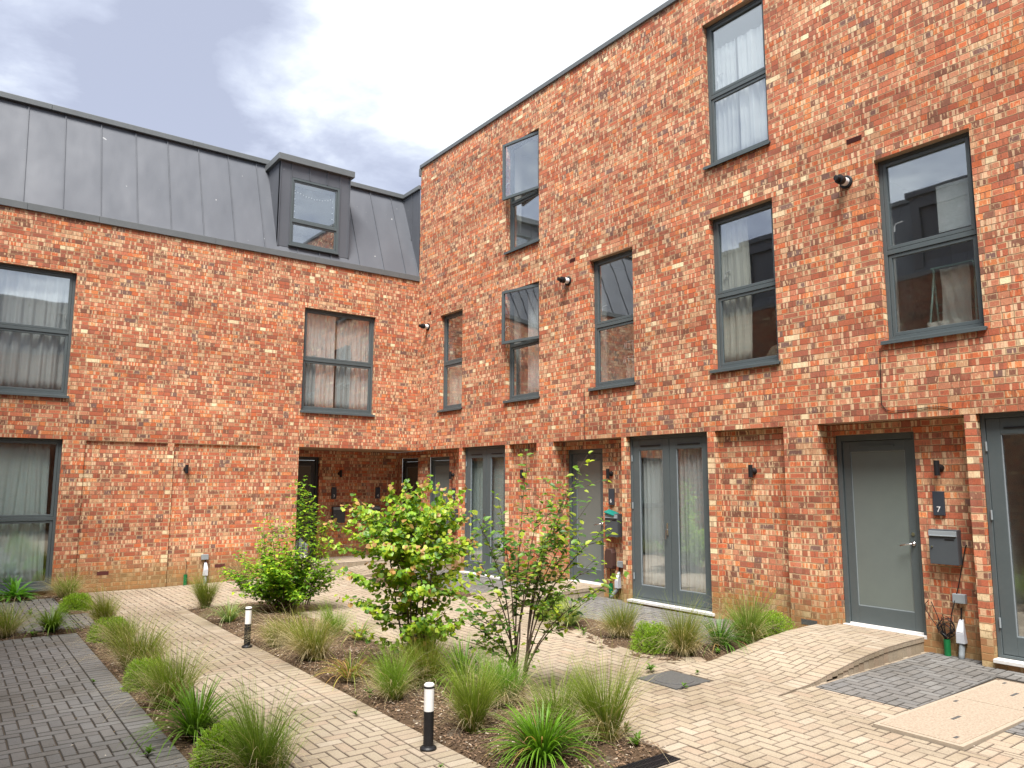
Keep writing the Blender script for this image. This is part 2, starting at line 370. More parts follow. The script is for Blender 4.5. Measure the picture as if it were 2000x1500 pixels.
def room(M, u0, u1, z0, z1, d0, parent, deep=2.6, mat=None, mu=.35):
    mb = MB(); a, b = u0-mu, u1+mu; z0 -= .3 if z0 > 1 else 0; z1 += .12; e = d0+deep
    mb.quad(M(a,z0,e), M(b,z0,e), M(b,z1,e), M(a,z1,e)); mb.quad(M(a,z0,d0), M(a,z0,e), M(a,z1,e), M(a,z1,d0))
    mb.quad(M(b,z0,d0), M(b,z0,e), M(b,z1,e), M(b,z1,d0)); mb.quad(M(a,z0,d0), M(b,z0,d0), M(b,z0,e), M(a,z0,e)); mb.quad(M(a,z1,d0), M(b,z1,d0), M(b,z1,e), M(a,z1,e))
    # inner face of the outer wall round the opening
    mb.quad(M(a,z0,d0), M(u0,z0,d0), M(u0,z1,d0), M(a,z1,d0)); mb.quad(M(u1,z0,d0), M(b,z0,d0), M(b,z1,d0), M(u1,z1,d0))
    e2 = d0+.20   # plastered reveal round the opening
    for uu in (u0, u1): mb.quad(M(uu, z0, d0), M(uu, z0, e2), M(uu, z1, e2), M(uu, z1, d0))
    mb.quad(M(a, z0, e2), M(u0, z0, e2), M(u0, z1, e2), M(a, z1, e2)); mb.quad(M(u1, z0, e2), M(b, z0, e2), M(b, z1, e2), M(u1, z1, e2))
    return mb.build('room_interior', mat or WALLIN, parent)

def bars(mb, M, u0, u1, z0, z1, w, d0, d1, mi=0, wb=None, wt=None):
    wb = wb or w; wt = wt or w
    wbox(mb, M, (u0, z0, d0), (u0+w, z1, d1), mi); wbox(mb, M, (u1-w, z0, d0), (u1, z1, d1), mi)
    wbox(mb, M, (u0+w, z0, d0), (u1-w, z0+wb, d1), mi); wbox(mb, M, (u0+w, z1-wt, d0), (u1-w, z1, d1), mi)

def window(M, u0, u1, z0, z1, zm, parent, dep=.12, sill=True, fm=None, open_sash=0, handle_u=None, rm=True):
    fm = fm or FRAME
    win = MB(); zb = z0+(.05 if sill else 0); d0 = dep-.02; d1 = dep+.06
    bars(win, M, u0, u1, zb, z1, .045, d0, d1); wbox(win, M, (u0+.045, zm-.028, d0), (u1-.045, zm+.028, d1))
    W = win.build('window', fm, parent, bevel=.003)
    for k, (a, b) in enumerate(((zb+.045, zm-.028), (zm+.028, z1-.045))):
        up_ = k == 1
        if up_ and open_sash:
            w = (u1-.03)-(u0+.03); hgt = (b+.02)-(a-.02)
            s = MB(); s.box((-.02, 0, 0), (.03, .055, hgt)); s.box((-.02, w-.055, 0), (.03, w, hgt)); s.box((-.02, .055, 0), (.03, w-.055, .055)); s.box((-.02, .055, hgt-.055), (.03, w-.055, hgt))
            S = s.build('sash', fm, W, loc=(dep-.05, u0+.03, a-.02), bevel=.003); S.rotation_euler.z = R(open_sash)
            p = MB(); p.box((0, .05, .05), (.008, w-.05, hgt-.05)); P_ = p.build('pane', GLASS, W, loc=(dep-.05, u0+.03, a-.02)); P_.rotation_euler.z = R(open_sash)
            hh = MB(); hh.tube([(.06, w-.03, .28), (.06, w-.03, .33), (.06, w-.07, .36), (.06, w-.12, .36)], .008); H_ = hh.build('handle', WHITEP, W, loc=(dep-.05, u0+.03, a-.02)); H_.rotation_euler.z = R(open_sash)
            continue
        s = MB(); e = .004
        bars(s, M, u0+.045+e, u1-.045-e, a+e, b-e, .042, d0+(.0 if up_ else .012), d0+.05)
        s.build('sash', fm, W, bevel=.003)
        p = MB(); wbox(p, M, (u0+.085, a+.04, d0+.03), (u1-.085, b-.04, d0+.038)); p.build('pane', GLASS, W)
        if up_ and handle_u is not None:
            hu = u1-.105 if handle_u > 0 else u0+.105; sg = -1 if handle_u > 0 else 1
            hh = MB(); hh.tube([M(hu, a+.24, d0+.09), M(hu, a+.31, d0+.10), M(hu+sg*.02, a+.335, d0+.10), M(hu+sg*.10, a+.345, d0+.10)], .009); hh.build('handle', WHITEP, W)
    if sill:
        s = MB(); wbox(s, M, (u0-.03, z0+.012, -.045), (u1+.03, z0+.032, d0)); wbox(s, M, (u0-.03, z0-.012, -.045), (u1+.03, z0+.012, -.037))
        wbox(s, M, (u0+.002, z0+.032, d0-.06), (u1-.002, z0+.049, d0+.02)); s.build('sill', fm, W, bevel=.002)
    if rm: room(M, u0, u1, z0, z1, dep+.07, parent)
    return W

def door(M, u0, u1, z0, z1, base, parent, hs=1, fm=None, gm=None, handle=True):
    fm = fm or FRAME; gm = gm or FROST; D = MB(); d0 = base+.07
    bars(D, M, u0+.002, u1-.002, z0, z1, .062, d0, d0+.09, wb=.02, wt=.075)
    Dd = D.build('door', fm, parent, bevel=.004)
    a, b, zb, zt = u0+.068, u1-.068, z0+.025, z1-.08
    lf = MB(); bars(lf, M, a, b, zb, zt, .098, d0+.025, d0+.08, wb=.21, wt=.13)
    L_ = lf.build('door_leaf', fm, Dd, bevel=.004)
    p = MB(); wbox(p, M, (a+.093, zb+.20, d0+.042), (b-.093, zt-.125, d0+.06)); p.build('glass_panel', gm, Dd)
    bd = MB(); bars(bd, M, a+.096, b-.096, zb+.208, zt-.128, .008, d0+.035, d0+.045); bd.build('glazing_bead', GREYP, Dd)
    v = MB(); wbox(v, M, (a+.22, zt-.075, d0+.012), (b-.22, zt-.055, d0+.026)); v.build('vent', fm, Dd, bevel=.003)
    th = MB(); wbox(th, M, (u0-.0, z0-.03, d0-.065), (u1, z0+.004, d0+.005)); wbox(th, M, (u0+.065, z0+.004, d0-.01), (u1-.065, z0+.026, d0+.024)); th.build('threshold', THRESH, Dd, bevel=.003)
    if handle:
        hu = a+.055 if hs < 0 else b-.055; s = -1 if hs > 0 else 1
        h = MB(); h.tube([M(hu, z0+1.02, d0+.03), M(hu, z0+1.02, d0-.03), M(hu+s*.03, z0+1.015, d0-.036), M(hu+s*.135, z0+.995, d0-.036)], .009); h.tube([M(hu, z0+1.02, d0+.03), M(hu, z0+1.02, d0+.012)], .024, 12)
        h.build('handle', STEEL, Dd, smooth=True)
        k = MB(); k.tube([M(hu, z0+1.13, d0+.03), M(hu, z0+1.13, d0+.015)], .02, 12); k.build('lock', STEEL, Dd)
    return Dd

def french(M, u0, u1, z0, z1, base, parent, handle_u=1):
    D = MB(); d0 = base
    bars(D, M, u0+.002, u1-.002, z0, z1-.002, .045, d0, d0+.09, wb=.03, wt=.05)
    Dd = D.build('french_door', FRAME, parent, bevel=.004); c = (u0+u1)/2
    for k, (a, b) in enumerate(((u0+.05, c-.004), (c+.004, u1-.05))):
        lf = MB(); zb, zt = z0+.035, z1-.055
        bars(lf, M, a, b, zb, zt, .135, d0+.012, d0+.07, wb=.19, wt=.17); lf.build('door_leaf', FRAME, Dd, bevel=.004)
        p = MB(); wbox(p, M, (a+.13, zb+.185, d0+.032), (b-.13, zt-.165, d0+.040)); p.build('pane', GLASS, Dd)
        bd = MB(); bars(bd, M, a+.133, b-.133, zb+.188, zt-.168, .010, d0+.02, d0+.03); bd.build('glazing_bead', GREYP, Dd)
        v = MB(); wbox(v, M, (a+.17, zt-.115, d0+.002), (b-.17, zt-.097, d0+.013)); v.build('vent', BLACK, Dd, bevel=.003)
    for z in (z0+.35, z0+1.45, z1-.35):
        h = MB(); h.tube([M(u1-.048, z-.05, d0-.008), M(u1-.048, z+.05, d0-.008)], .010); h.build('hinge', GREYP, Dd)
    h = MB(); hu = c+.06; h.tube([M(hu, z0+1.10, d0+.02), M(hu, z0+1.10, d0-.03), M(hu, z0+1.04, d0-.035), M(hu, z0+.96, d0-.035)], .009); wbox(h, M, (hu-.015, z0+1.02, d0), (hu+.015, z0+1.2, d0+.013)); h.build('handle', STEEL, Dd, smooth=False)
    s = MB(); wbox(s, M, (u0-.045, z0-.04, -.035), (u1+.0, z0-.004, d0+.04)); s.build('sill', THRESH, Dd, bevel=.003)
    room(M, u0, u1, z0, z1, d0+.1, parent, mu=.0)
    return Dd

# ------------------------------------------------------------------ right-hand terrace
LZ = 2.71
RB = tag(empty('brick_terrace', (0.24, -8, 0)), 'long three storey red brick terrace on the right with tall windows and flat roof', 'building')
def parented(o, par):   # keep world placement under a moved Empty
    o.matrix_parent_inverse = Matrix.Translation(-par.location)
RW = dict(A=(-1.95, -1.03, 3.54, 5.75, 4.62), B=(-4.62, -3.55, 3.54, 5.79, 4.68), C=(-7.08, -6.05, 3.54, 5.84, 4.66), D=(-9.73, -8.65, 3.55, 5.86, 4.68),
          E=(-12.24, -11.16, 3.60, 5.88, 4.72), F=(-4.62, -3.55, 6.57, 8.88, 7.66), G=(-9.72, -8.64, 6.63, 8.95, 7.78), I=(-15.2, -14.1, 3.60, 5.88, 4.72))
RD = [(.30, 1.20, .25, 2.55), (-1.11, -.16, .25, 2.55), (-6.06, -5.10, .25, 2.56), (-11.31, -10.30, .25, 2.57)]
RF = [(-3.55, -1.99, .14), (-8.50, -6.865, .16), (-13.70, -12.085, .19)]
PANELS = [(-4.54, -3.68), (-9.75, -8.637), (-14.8, -13.85)]
BAYS = [(-1.87, 1.35), (-6.755, -5.02), (-11.967, -10.24)]
def rcell(u, z):
    if u > 0.0 and z > LZ: return None
    if z > LZ:
        for a, b, c, d_, _ in RW.values():
            if a < u < b and c < z < d_: return (.10, False)
        return (0.0, True)
    for a, b, c, d_ in RD:
        if a < u < b and c-.03 < z < d_: return (.31, False)
    for a, b, z0 in RF:
        if a < u < b and z > z0-.04: return (.09, False)
    for a, b in PANELS:
        if a < u < b: return (.11, True)
    for a, b in BAYS:
        if a < u < b: return (.24, True)
    return (0.0, True)
us = [-17.0, 0.0, 1.35]; zs = [-.2, LZ, 9.62]
for a, b, c, d_, _ in RW.values(): us += [a, b]; zs += [c, d_]
for a, b, c, d_ in RD: us += [a, b]; zs += [c-.03, d_]
for a, b, z0 in RF: us += [a, b]; zs += [z0-.04]
for q in PANELS+BAYS: us += list(q)
facade(MR, rcell, us, zs, 'wall', RB, [BRICK, PIL, SOFFIT])
mb = MB()   # side, rear and roof of the block
mb.quad((0, 0, LZ+.02), (9, 0, LZ+.02), (9, 0, 9.62), (0, 0, 9.62)); mb.quad((0, -17, -.2), (9, -17, -.2), (9, -17, 9.62), (0, -17, 9.62)); mb.quad((9, -17, -.2), (9, 0, -.2), (9, 0, 9.62), (9, -17, 9.62))
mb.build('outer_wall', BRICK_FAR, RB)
mb = MB(); mb.quad((.2, -17, 9.45), (9, -17, 9.45), (9, 0, 9.45), (.2, 0, 9.45)); mb.build('roof', ZEDGE, RB)
for k in range(6):
    y1 = .03-k*2.85; mb = MB(); mb.box((-.035, y1-2.847, 9.62), (.36, y1, 9.71)); mb.build('coping', ZEDGE, RB, bevel=.008)
mb = MB(); mb.box((-.05, -.02, 9.42), (.10, .035, 9.61)); mb.build('coping_end', ZEDGE, RB, bevel=.005)
hd = dict(A=1, B=1, C=1, D=1, E=1, F=1, G=1, I=1)
for k, (a, b, c, d_, zm) in RW.items():
    window(MR, a, b, c, d_, zm, RB, open_sash=11 if k in 'BF' else 0, handle_u=1)
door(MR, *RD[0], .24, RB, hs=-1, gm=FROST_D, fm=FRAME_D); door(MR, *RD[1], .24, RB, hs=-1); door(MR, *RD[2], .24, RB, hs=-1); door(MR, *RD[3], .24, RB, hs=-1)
for (a, b, z0) in RF: french(MR, a, b, z0, LZ, .09, RB)
# weep vents and air bricks
def airbrick(M, u, z, w_, parent, d=0.0, mat=None, slots=True):
    mb = MB(); wbox(mb, M, (u-w_/2, z-.0325, d-.002), (u+w_/2, z+.0325, d+.03))
    if slots:
        for k in range(4): wbox(mb, M, (u-w_/2+.008, z-.026+k*.0155, d-.006), (u+w_/2-.008, z-.020+k*.0155, d))
    mb.build('air_brick', mat or TERRA, parent)
airbrick(MR, -10.93, 6.235, .20, RB); airbrick(MR, -5.59, 5.96, .15, RB); airbrick(MR, -.56, 5.89, .09, RB); airbrick(MR, -10.0, .245, .22, RB, mat=IRON, slots=False)
# faint cable from the sills to the bays
mb = MB(); mb.tube([(-.008, -11.10, 3.56), (-.008, -11.085, 3.1), (-.008, -11.08, 2.89), (-.008, -11.13, 2.82), (-.010, -11.2, 2.80), (-.008, -11.40, 2.80), (-.008, -11.62, 2.815), (-.008, -11.76, 2.81), (-.008, -11.85, 2.78), (.10, -11.93, 2.70)], .0045, 5)
tag(mb.build('black_cable', BLACK), 'thin black cable dropping from the right upper window sill towards door number 7', 'cable')
mb = MB(); mb.tube([(-.008, -5.88, 3.58), (-.008, -5.875, 3.0), (-.008, -5.87, 2.74), (-.004, -5.90, 2.695), (.12, -6.2, 2.69), (.235, -6.5, 2.69), (.235, -6.70, 2.66), (.235, -6.74, 2.2), (.235, -6.742, 1.0), (.235, -6.73, .55)], .0045, 5)
tag(mb.build('black_cable', BLACK), 'thin dark cable running down the wall above the middle front door into its bay', 'cable')
mb = MB(); mb.tube([(.232, 1.25, .3), (.232, 1.25, 2.45), (.232, 1.2, 2.56), (.232, 1.0, 2.60), (.232, -1.0, 2.63), (.232, -1.26, 2.62), (.232, -1.32, 2.5), (.232, -1.33, 1.4), (.232, -1.33, .3)], .008, 6)
tag(mb.build('conduit', noisy('copper_pipe', (.25, .10, .06), (.33, .14, .09), 9, .5, 0)), 'thin brown pipe looping over the two doors in the dark corner porch', 'pipe')

# ------------------------------------------------------------------ left-hand block with zinc mansard
LB = tag(empty('mansard_block', (-5, 0.5, 0)), 'red brick block at the back left under a grey standing seam zinc mansard roof', 'building')
LWn = [(-8.42, -7.15, 3.45, 5.75, 4.64), (-2.81, -1.12, 3.45, 5.74, 4.61), (-8.42, -7.16, .10, LZ, 1.31)]
def lcell(u, z):
    for a, b, c, d_, _ in LWn:
        if a < u < b and c < z < d_: return (.08, False)
    if z < LZ and u > -2.82: return (1.35, False)
    if z < LZ-.015 and (-6.81 < u < -5.415 or -5.30 < u < -3.65): return (.03, True)
    return (0.0, True)
us = [-10.3, -6.81, -5.415, -5.30, -3.65, -2.82, 0.0]; zs = [-.2, LZ-.015, LZ, 6.78]
for a, b, c, d_, _ in LWn: us += [a, b]; zs += [c, d_]
facade(ML, lcell, us, zs, 'wall', LB, [BRICK, PIL, SOFFIT])
def pcell(u, z): return (.31, False) if (-2.80 < u < -1.79 and .22 < z < 2.55) else (0.0, True)
facade(MP, pcell, [-2.82, -2.80, -1.79, .24], [-.2, .22, 2.55, LZ], 'porch_wall', LB, [BRICK, PIL, SOFFIT])
mb = MB(); mb.quad((0, 0, LZ+.001), (.24, 0, LZ+.001), (.24, 1.35, LZ+.001), (0, 1.35, LZ+.001)); mb.build('porch_ceiling', SOFFIT, LB)
mb = MB(); mb.quad((-10.3, 9, -.2), (0, 9, -.2), (0, 9, 6.8), (-10.3, 9, 6.8)); mb.quad((-10.3, 0, -.2), (-10.3, 9, -.2), (-10.3, 9, 6.8), (-10.3, 0, 6.8)); mb.build('outer_wall', BRICK_FAR, LB)
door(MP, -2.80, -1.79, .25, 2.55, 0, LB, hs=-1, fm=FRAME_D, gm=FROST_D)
for q in LWn[:2]: window(ML, *q, LB, dep=.10, handle_u=1)
# ground floor picture window
a, b, c, d_, zm = LWn[2]
window(ML, a, b, c, d_, zm, LB, dep=.10)
airbrick(ML, -6.37, .32, .19, LB, d=.03, slots=False); airbrick(ML, -4.32, .33, .19, LB, d=.03, slots=False)
# mansard
ZB, ZT, YB = 6.88, 9.12, .93
def man(x, z, off=0.0):   # point on the mansard slope, off outwards
    s = (z-ZB)/(ZT-ZB); return (x, YB*s-off*.92, z+off*.38)
mb = MB(); DL, DR = -3.47, -1.83
mb.quad(man(-10.3, ZB), man(.05, ZB), man(.95, ZT), man(-10.3, ZT)); mb.quad((-10.3, YB, ZT), (.95, YB, ZT), (.95, 9, ZT), (-10.3, 9, ZT))
MANS = mb.build('roof', ZINC, LB)
def seam(p0, p1, w_=.012, h_=.026, nrm=(0, -.92, .38), t_=(1, 0, 0)):
    n = Vector(nrm); tt = Vector(t_); vs = []
    for p in (p0, p1):
        p = Vector(p); vs += [p-tt*w_/2-n*.005, p+tt*w_/2-n*.005, p+tt*w_/2+n*h_, p-tt*w_/2+n*h_]
    mb = MB(); mb.add(vs, [(0,1,2,3), (7,6,5,4), (0,4,5,1), (1,5,6,2), (2,6,7,3), (3,7,4,0)]); mb.build('standing_seam', ZINC, MANS, recalc=True)
xs = [-9.94, -9.32, -8.70, -8.075, -7.46, -6.84, -6.21, -5.60, -4.98, -4.36, -3.74]
for x in xs: seam(man(x, ZB), man(x, ZT))
for x in (-1.55, -.93, -.36): seam(man(x, ZB), man(x, ZT))
for x in (-3.02, -2.52, -2.25): seam(man(x, ZB), man(x, 7.16))
seam(man(-.02, ZB), man(.12, ZT), .05, .012)
for k, (x0, x1) in enumerate(((-10.3, -8.0), (-8.0, -6.86), (-6.86, -4.75), (-4.75, -2.62), (-2.62, -.55), (-.55, .0))):
    mb = MB(); mb.box((x0, -.035, 6.765), (x1-.003, .03, 6.895)); mb.build('eaves_flashing', ZEDGE, LB, bevel=.004)
for k in range(4):
    x0 = -10.3+k*2.6; mb = MB(); mb.box((x0, YB-.09, ZT-.015), (min(x0+2.597, .10), YB+.25, ZT+.10)); mb.build('roof_edge_trim', ZEDGE, LB, bevel=.008)
# zinc cheek that closes the roof against the taller terrace
mb = MB(); mb.quad((-.0, 0.02, 6.80), (-.0, 1.3, 6.80), (-.0, 1.3, 9.14), (-.0, .02, 9.14)); mb.build('roof_cheek', ZINC, LB)
mb = MB(); mb.box((-.05, .02, 9.10), (.02, YB-.09, 9.20)); mb.build('roof_edge_trim', ZEDGE, LB, bevel=.006)
seam((0, .42, 7.9), (0, .42, 9.12), .012, .02, (-1, 0, 0), (0, 1, 0))
seam((-.002, .12, 6.9), (-.002, .55, 7.95), .03, .01, (-1, 0, 0), (0, 1, 0))
# dormer
DY = .05; D_ = MB()
D_.box((DL, DY, 7.02), (DL+.25, DY+.07, 8.93)); D_.box((DR-.25, DY, 7.02), (DR, DY+.07, 8.93)); D_.box((DL+.25, DY, 8.62), (DR-.25, DY+.07, 8.93))
for x, s in ((DL, 1), (DR, -1)):
    D_.add([(x, DY+.002, 7.02), (x, YB, ZT), (x, DY+.002, 8.93), (x, YB+.3, 8.93), (x, YB+.3, ZT)], [(0, 1, 4, 3, 2)])
DM = D_.build('dormer', ZINC, LB)
tp = MB(); tp.box((DL-.07, DY-.09, 8.93), (DR+.07, YB+.5, 9.075)); tp.build('dormer_roof', ZEDGE, DM, bevel=.006)
for x in (DL+.01, DL+.25, DL+.67, DL+1.08, DR-.25, DR-.01):
    z0_ = 7.02 if x < DL+.3 or x > DR-.3 else 8.62; q = MB(); q.box((x-.007, DY-.022, z0_), (x+.007, DY, 8.93)); q.build('standing_seam', ZINC, DM)
MD = lambda u, z, d: (u, DY+d, z)
dw = MB(); a, b = DL+.255, DR-.255; bars(dw, MD, a, b, 7.08, 8.61, .05, -.012, .07); wbox(dw, MD, (a+.05, 7.60, -.012), (b-.05, 7.66, .07)); DW = dw.build('dormer_window', FRAME, LB, bevel=.003)
for z0_, z1_ in ((7.13, 7.60), (7.66, 8.56)):
    s = MB(); bars(s, MD, a+.053, b-.053, z0_+.003, z1_-.003, .035, .005, .05); s.build('sash', FRAME, DW, bevel=.003)
    p = MB(); wbox(p, MD, (a+.085, z0_+.035, .02), (b-.085, z1_-.035, .028)); p.build('pane', GLASS, DW)
s = MB(); s.box((a-.02, DY-.06, 7.05), (b+.02, DY+.05, 7.075)); s.build('sill', FRAME, DW)
room(MD, a, b, 7.06, 8.6, .09, LB, deep=1.8, mu=.1)
# bird droppings read as streaks in the zinc; string of small lights in the dormer
sl = MB(); rnd = random.Random(3)
pts = [(a+.12+ (b-a-.24)*i/14, DY+.075, 8.36-.10*math.sin(3.14*i/14)-.02*rnd.random()) for i in range(15)]+[(a+.12, DY+.075, 8.3-.14*i) for i in range(5)]+[(b-.13, DY+.075, 8.3-.14*i) for i in range(8)]
for p in pts: sl.lathe([(.002, -.012), (.010, -.004), (.010, .006), (.002, .012)], p, 6)
tag(sl.build('string_lights', WHITEP), 'string of small white lights hanging inside the dormer window', 'string lights')

# ------------------------------------------------------------------ blocks behind the camera, seen in the glass
def far_block(M, u0, u1, name, label, ze, wins, boxes):
    B = tag(empty(name, M((u0+u1)/2, 0, .5)), label, 'building')
    def cell(u, z):
        for a, b, c, d_ in wins:
            if a < u < b and c < z < d_: return (.08, False)
        return (0.0, True)
    us = [u0, u1]; zs = [-.2, ze]
    for a, b, c, d_ in wins: us += [a, b]; zs += [c, d_]
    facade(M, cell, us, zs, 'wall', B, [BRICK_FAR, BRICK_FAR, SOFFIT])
    mb = MB(); q = lambda u, s: M(u, ze+.1+s*2.24, s*.93)
    mb.quad(q(u0, 0), q(u1, 0), q(u1, 1), q(u0, 1)); mb.quad(M(u0, ze+2.34, .93), M(u1, ze+2.34, .93), M(u1, ze+2.34, 9), M(u0, ze+2.34, 9)); Rf = mb.build('roof', ZINC, B)
    mb = MB(); wbox(mb, M, (u0, ze-.02, -.03), (u1, ze+.1, .03)); wbox(mb, M, (u0, ze+2.32, .85), (u1, ze+2.44, 1.15)); mb.build('eaves_flashing', ZEDGE, B)
    for k in range(int((u1-u0)/.62)):
        u = u0+.3+k*.62; s = MB(); p0 = Vector(q(u, 0)); p1 = Vector(q(u, 1)); s.tube([p0, p1], .014, 4); s.build('standing_seam', ZINC, Rf)
    for a, b, c, d_ in wins:
        f_ = MB(); bars(f_, M, a, b, c, d_, .06, .05, .12); wbox(f_, M, (a+.06, (c+d_)/2-.03, .05), (b-.06, (c+d_)/2+.03, .12)); Wd = f_.build('window', FRAME, B)
        p = MB(); wbox(p, M, (a+.06, c+.06, .09), (b-.06, d_-.06, .10)); p.build('pane', GLASS, Wd)
        r_ = MB(); wbox(r_, M, (a, c, .4), (b, d_, .42)); r_.build('blind', CURT2, Wd)
    for u in boxes:
        dm = MB(); wbox(dm, M, (u, ze+.2, .02), (u+.22, ze+2.1, 1.0)); wbox(dm, M, (u+1.4, ze+.2, .02), (u+1.62, ze+2.1, 1.0)); wbox(dm, M, (u-.07, ze+2.1, -.07), (u+1.69, ze+2.24, 1.4)); wbox(dm, M, (u+.22, ze+1.8, .02), (u+1.4, ze+2.1, 1.0)); wbox(dm, M, (u+.22, ze+.2, .12), (u+1.4, ze+1.8, 1.0)); dm.build('dormer', ZINC, B)
    mb = MB(); wbox(mb, M, (u0, -.2, 8.8), (u1, ze+2.3, 9)); mb.build('outer_wall', BRICK_FAR, B)
    return B
far_block(MW, -20, -.02, 'facing_block', 'brick block with zinc mansard facing the long terrace, mirrored in its windows', 7.18,
          [(-17, -15.8, 3.4, 5.6), (-12.6, -11.2, 3.4, 5.6), (-7.6, -6.4, 3.4, 5.6), (-3.6, -2.4, 3.4, 5.6)], [-16.3, -8.3, -3.2])
far_block(MS, -9.6, -.5, 'end_block', 'brick block with zinc mansard closing the far end of the court behind the viewer', 7.2,
          [(-8.4, -7.2, 3.4, 5.6), (-4.0, -2.8, 3.4, 5.6)], [-6.5])

# ------------------------------------------------------------------ curtains and things behind the glass
curtain(ML, -8.38, -7.19, 3.52, 5.70, .225, 'white sheer curtain in the upper left window at the edge of the picture', 6, .04)
curtain(ML, -2.74, -2.02, 3.52, 5.70, .225, 'left half of the white curtains in the wide upper window of the mansard block', 7, .035)
curtain(ML, -1.96, -1.16, 3.52, 5.70, .225, 'right half of the white curtains in the wide upper window of the mansard block', 7, .035)
curtain(ML, -8.38, -7.30, .18, 2.62, .225, 'white curtain in the tall ground floor window beside the planting bed', 6, .05, gather=1, mat=CURT3)
curtain(MR, -1.90, -1.07, 3.6, 4.60, .225, 'cream half height curtain in the small upper window nearest the building corner', 2, .02, CURT2)
curtain(MR, -4.58, -3.98, 3.6, 5.72, .225, 'sheer curtain behind the lower of the two windows with open casements', 6, .04)
curtain(MR, -9.16, -8.70, 3.62, 5.78, .225, 'cream curtain tied to the left side of the window above the double doors', 4, .05, CURT2, swoop=-.15)
curtain(MR, -9.68, -9.10, 6.72, 8.6, .225, 'right white curtain in the topmost window', 3, .05)
curtain(MR, -9.08, -8.68, 6.72, 8.6, .225, 'left pleated white curtain in the topmost window', 5, .04)
curtain(MR, -2.72, -2.05, .25, 2.60, .225, 'left draped pale green curtain in the glazed doors near the corner porch', 1.5, .03, CURT3, group='curtains behind glazed doors')
curtain(MR, -3.50, -2.80, .25, 2.60, .225, 'right flat pale green curtain in the glazed doors near the corner porch', 1, .015, CURT3, group='curtains behind glazed doors')
curtain(MR, -7.66, -7.02, .25, 2.60, .225, 'left pleated white curtain behind the middle glazed doors', 6, .04, group='curtains behind glazed doors')
curtain(MR, -8.34, -7.74, .25, 2.60, .225, 'right pleated white curtain behind the middle glazed doors', 7, .045, group='curtains behind glazed doors')
curtain(MR, -13.1, -12.5, .25, 2.60, .225, 'white curtain behind the glazed doors at the right edge of the picture', 6, .045, group='curtains behind glazed doors')
mb = MB(); wbox(mb, MR, (-12.13, 4.86, .26), (-11.74, 5.42, .275)); tag(mb.build('foil_board', FOIL), 'silvery insulation board propped in the upper pane of the window with the drying rack', 'board')
# drying rack with laundry
AR = tag(empty('drying_rack', (.62, -11.72, 3.3)), 'folding clothes drying rack with pale washing behind the right upper window', 'drying rack')
mb = MB()
for y in (-.28, .28):
    mb.tube([(-.22, y, 0), (.02, y*.8, 1.25)], .012, 6); mb.tube([(.22, y, 0), (-.02, y*.8, 1.25)], .012, 6)
for k in range(5): mb.tube([(-.2+k*.09, -.26, .35+k*.12), (-.2+k*.09, .26, .35+k*.12)], .006, 5)
mb.tube([(0, -.26, 1.25), (0, .26, 1.25)], .012, 6); mb.build('frame', MINT, AR)
mb = MB(); n = 14
for (y0, y1, z0, z1, x) in ((-.2, .12, .45, 1.2, -.06), (-.15, .24, .1, .55, -.2)):
    vs = [(x+.02*math.sin(i*1.3+j), y0+(y1-y0)*i/n, z1+(z0-z1)*j/6) for j in range(7) for i in range(n+1)]
    mb.add(vs, [(j*(n+1)+i, j*(n+1)+i+1, (j+1)*(n+1)+i+1, (j+1)*(n+1)+i) for j in range(6) for i in range(n)])
tag(mb.build('laundry', CURT2, loc=(.60, -11.72, 3.3), smooth=True), 'pale washing draped over the folding drying rack', 'laundry')
# sock hanger
mb = MB()
for zc, rr_ in ((4.36, .20), (4.10, .22)):
    ring = [(.5+rr_*.7*math.cos(a_*.3927), -6.62+rr_*math.sin(a_*.3927), zc) for a_ in range(17)]; mb.tube(ring, .007, 5)
    for p in ring[:-1]: mb.tube([p, (p[0], p[1]+.01, zc-.09)], [.006, .012], 4)
mb.tube([(.5, -6.62, 4.36), (.5, -6.62, 4.9)], .006, 5)
SH = tag(mb.build('sock_hanger', WHITEP), 'white round clip hanger with towels in the window left of the cream curtain window', 'clothes hanger')
mb = MB()
for k, y in enumerate((-6.48, -6.60, -6.72)):
    vs = [(.48+.01*k, y-.05, 4.0), (.48+.01*k, y+.05, 4.0), (.47, y+.06, 3.35), (.47, y-.06, 3.35)]; mb.add(vs, [(0, 1, 2, 3)])
tag(mb.build('towel', CURT2), 'pale towels hanging in a row under the round clip hanger', 'towels')
# sofa back
mb = MB(); n = 16
for j in range(9):
    pass
vs = [(.5+.28*math.cos(3.1416*j/8)*-1+.28, -9.72+.62*i/n, 3.32+.56*math.sin(3.1416*j/8)+.05*math.sin(i*.9+j*.4)+.12*math.sin(3.14*i/n)) for j in range(9) for i in range(n+1)]
mb.add(vs, [(j*(n+1)+i, j*(n+1)+i+1, (j+1)*(n+1)+i+1, (j+1)*(n+1)+i) for j in range(8) for i in range(n)])
tag(mb.build('armchair', BEIGEF, smooth=True), 'beige throw covered chair back seen low in the window with the cream curtain', 'armchair')

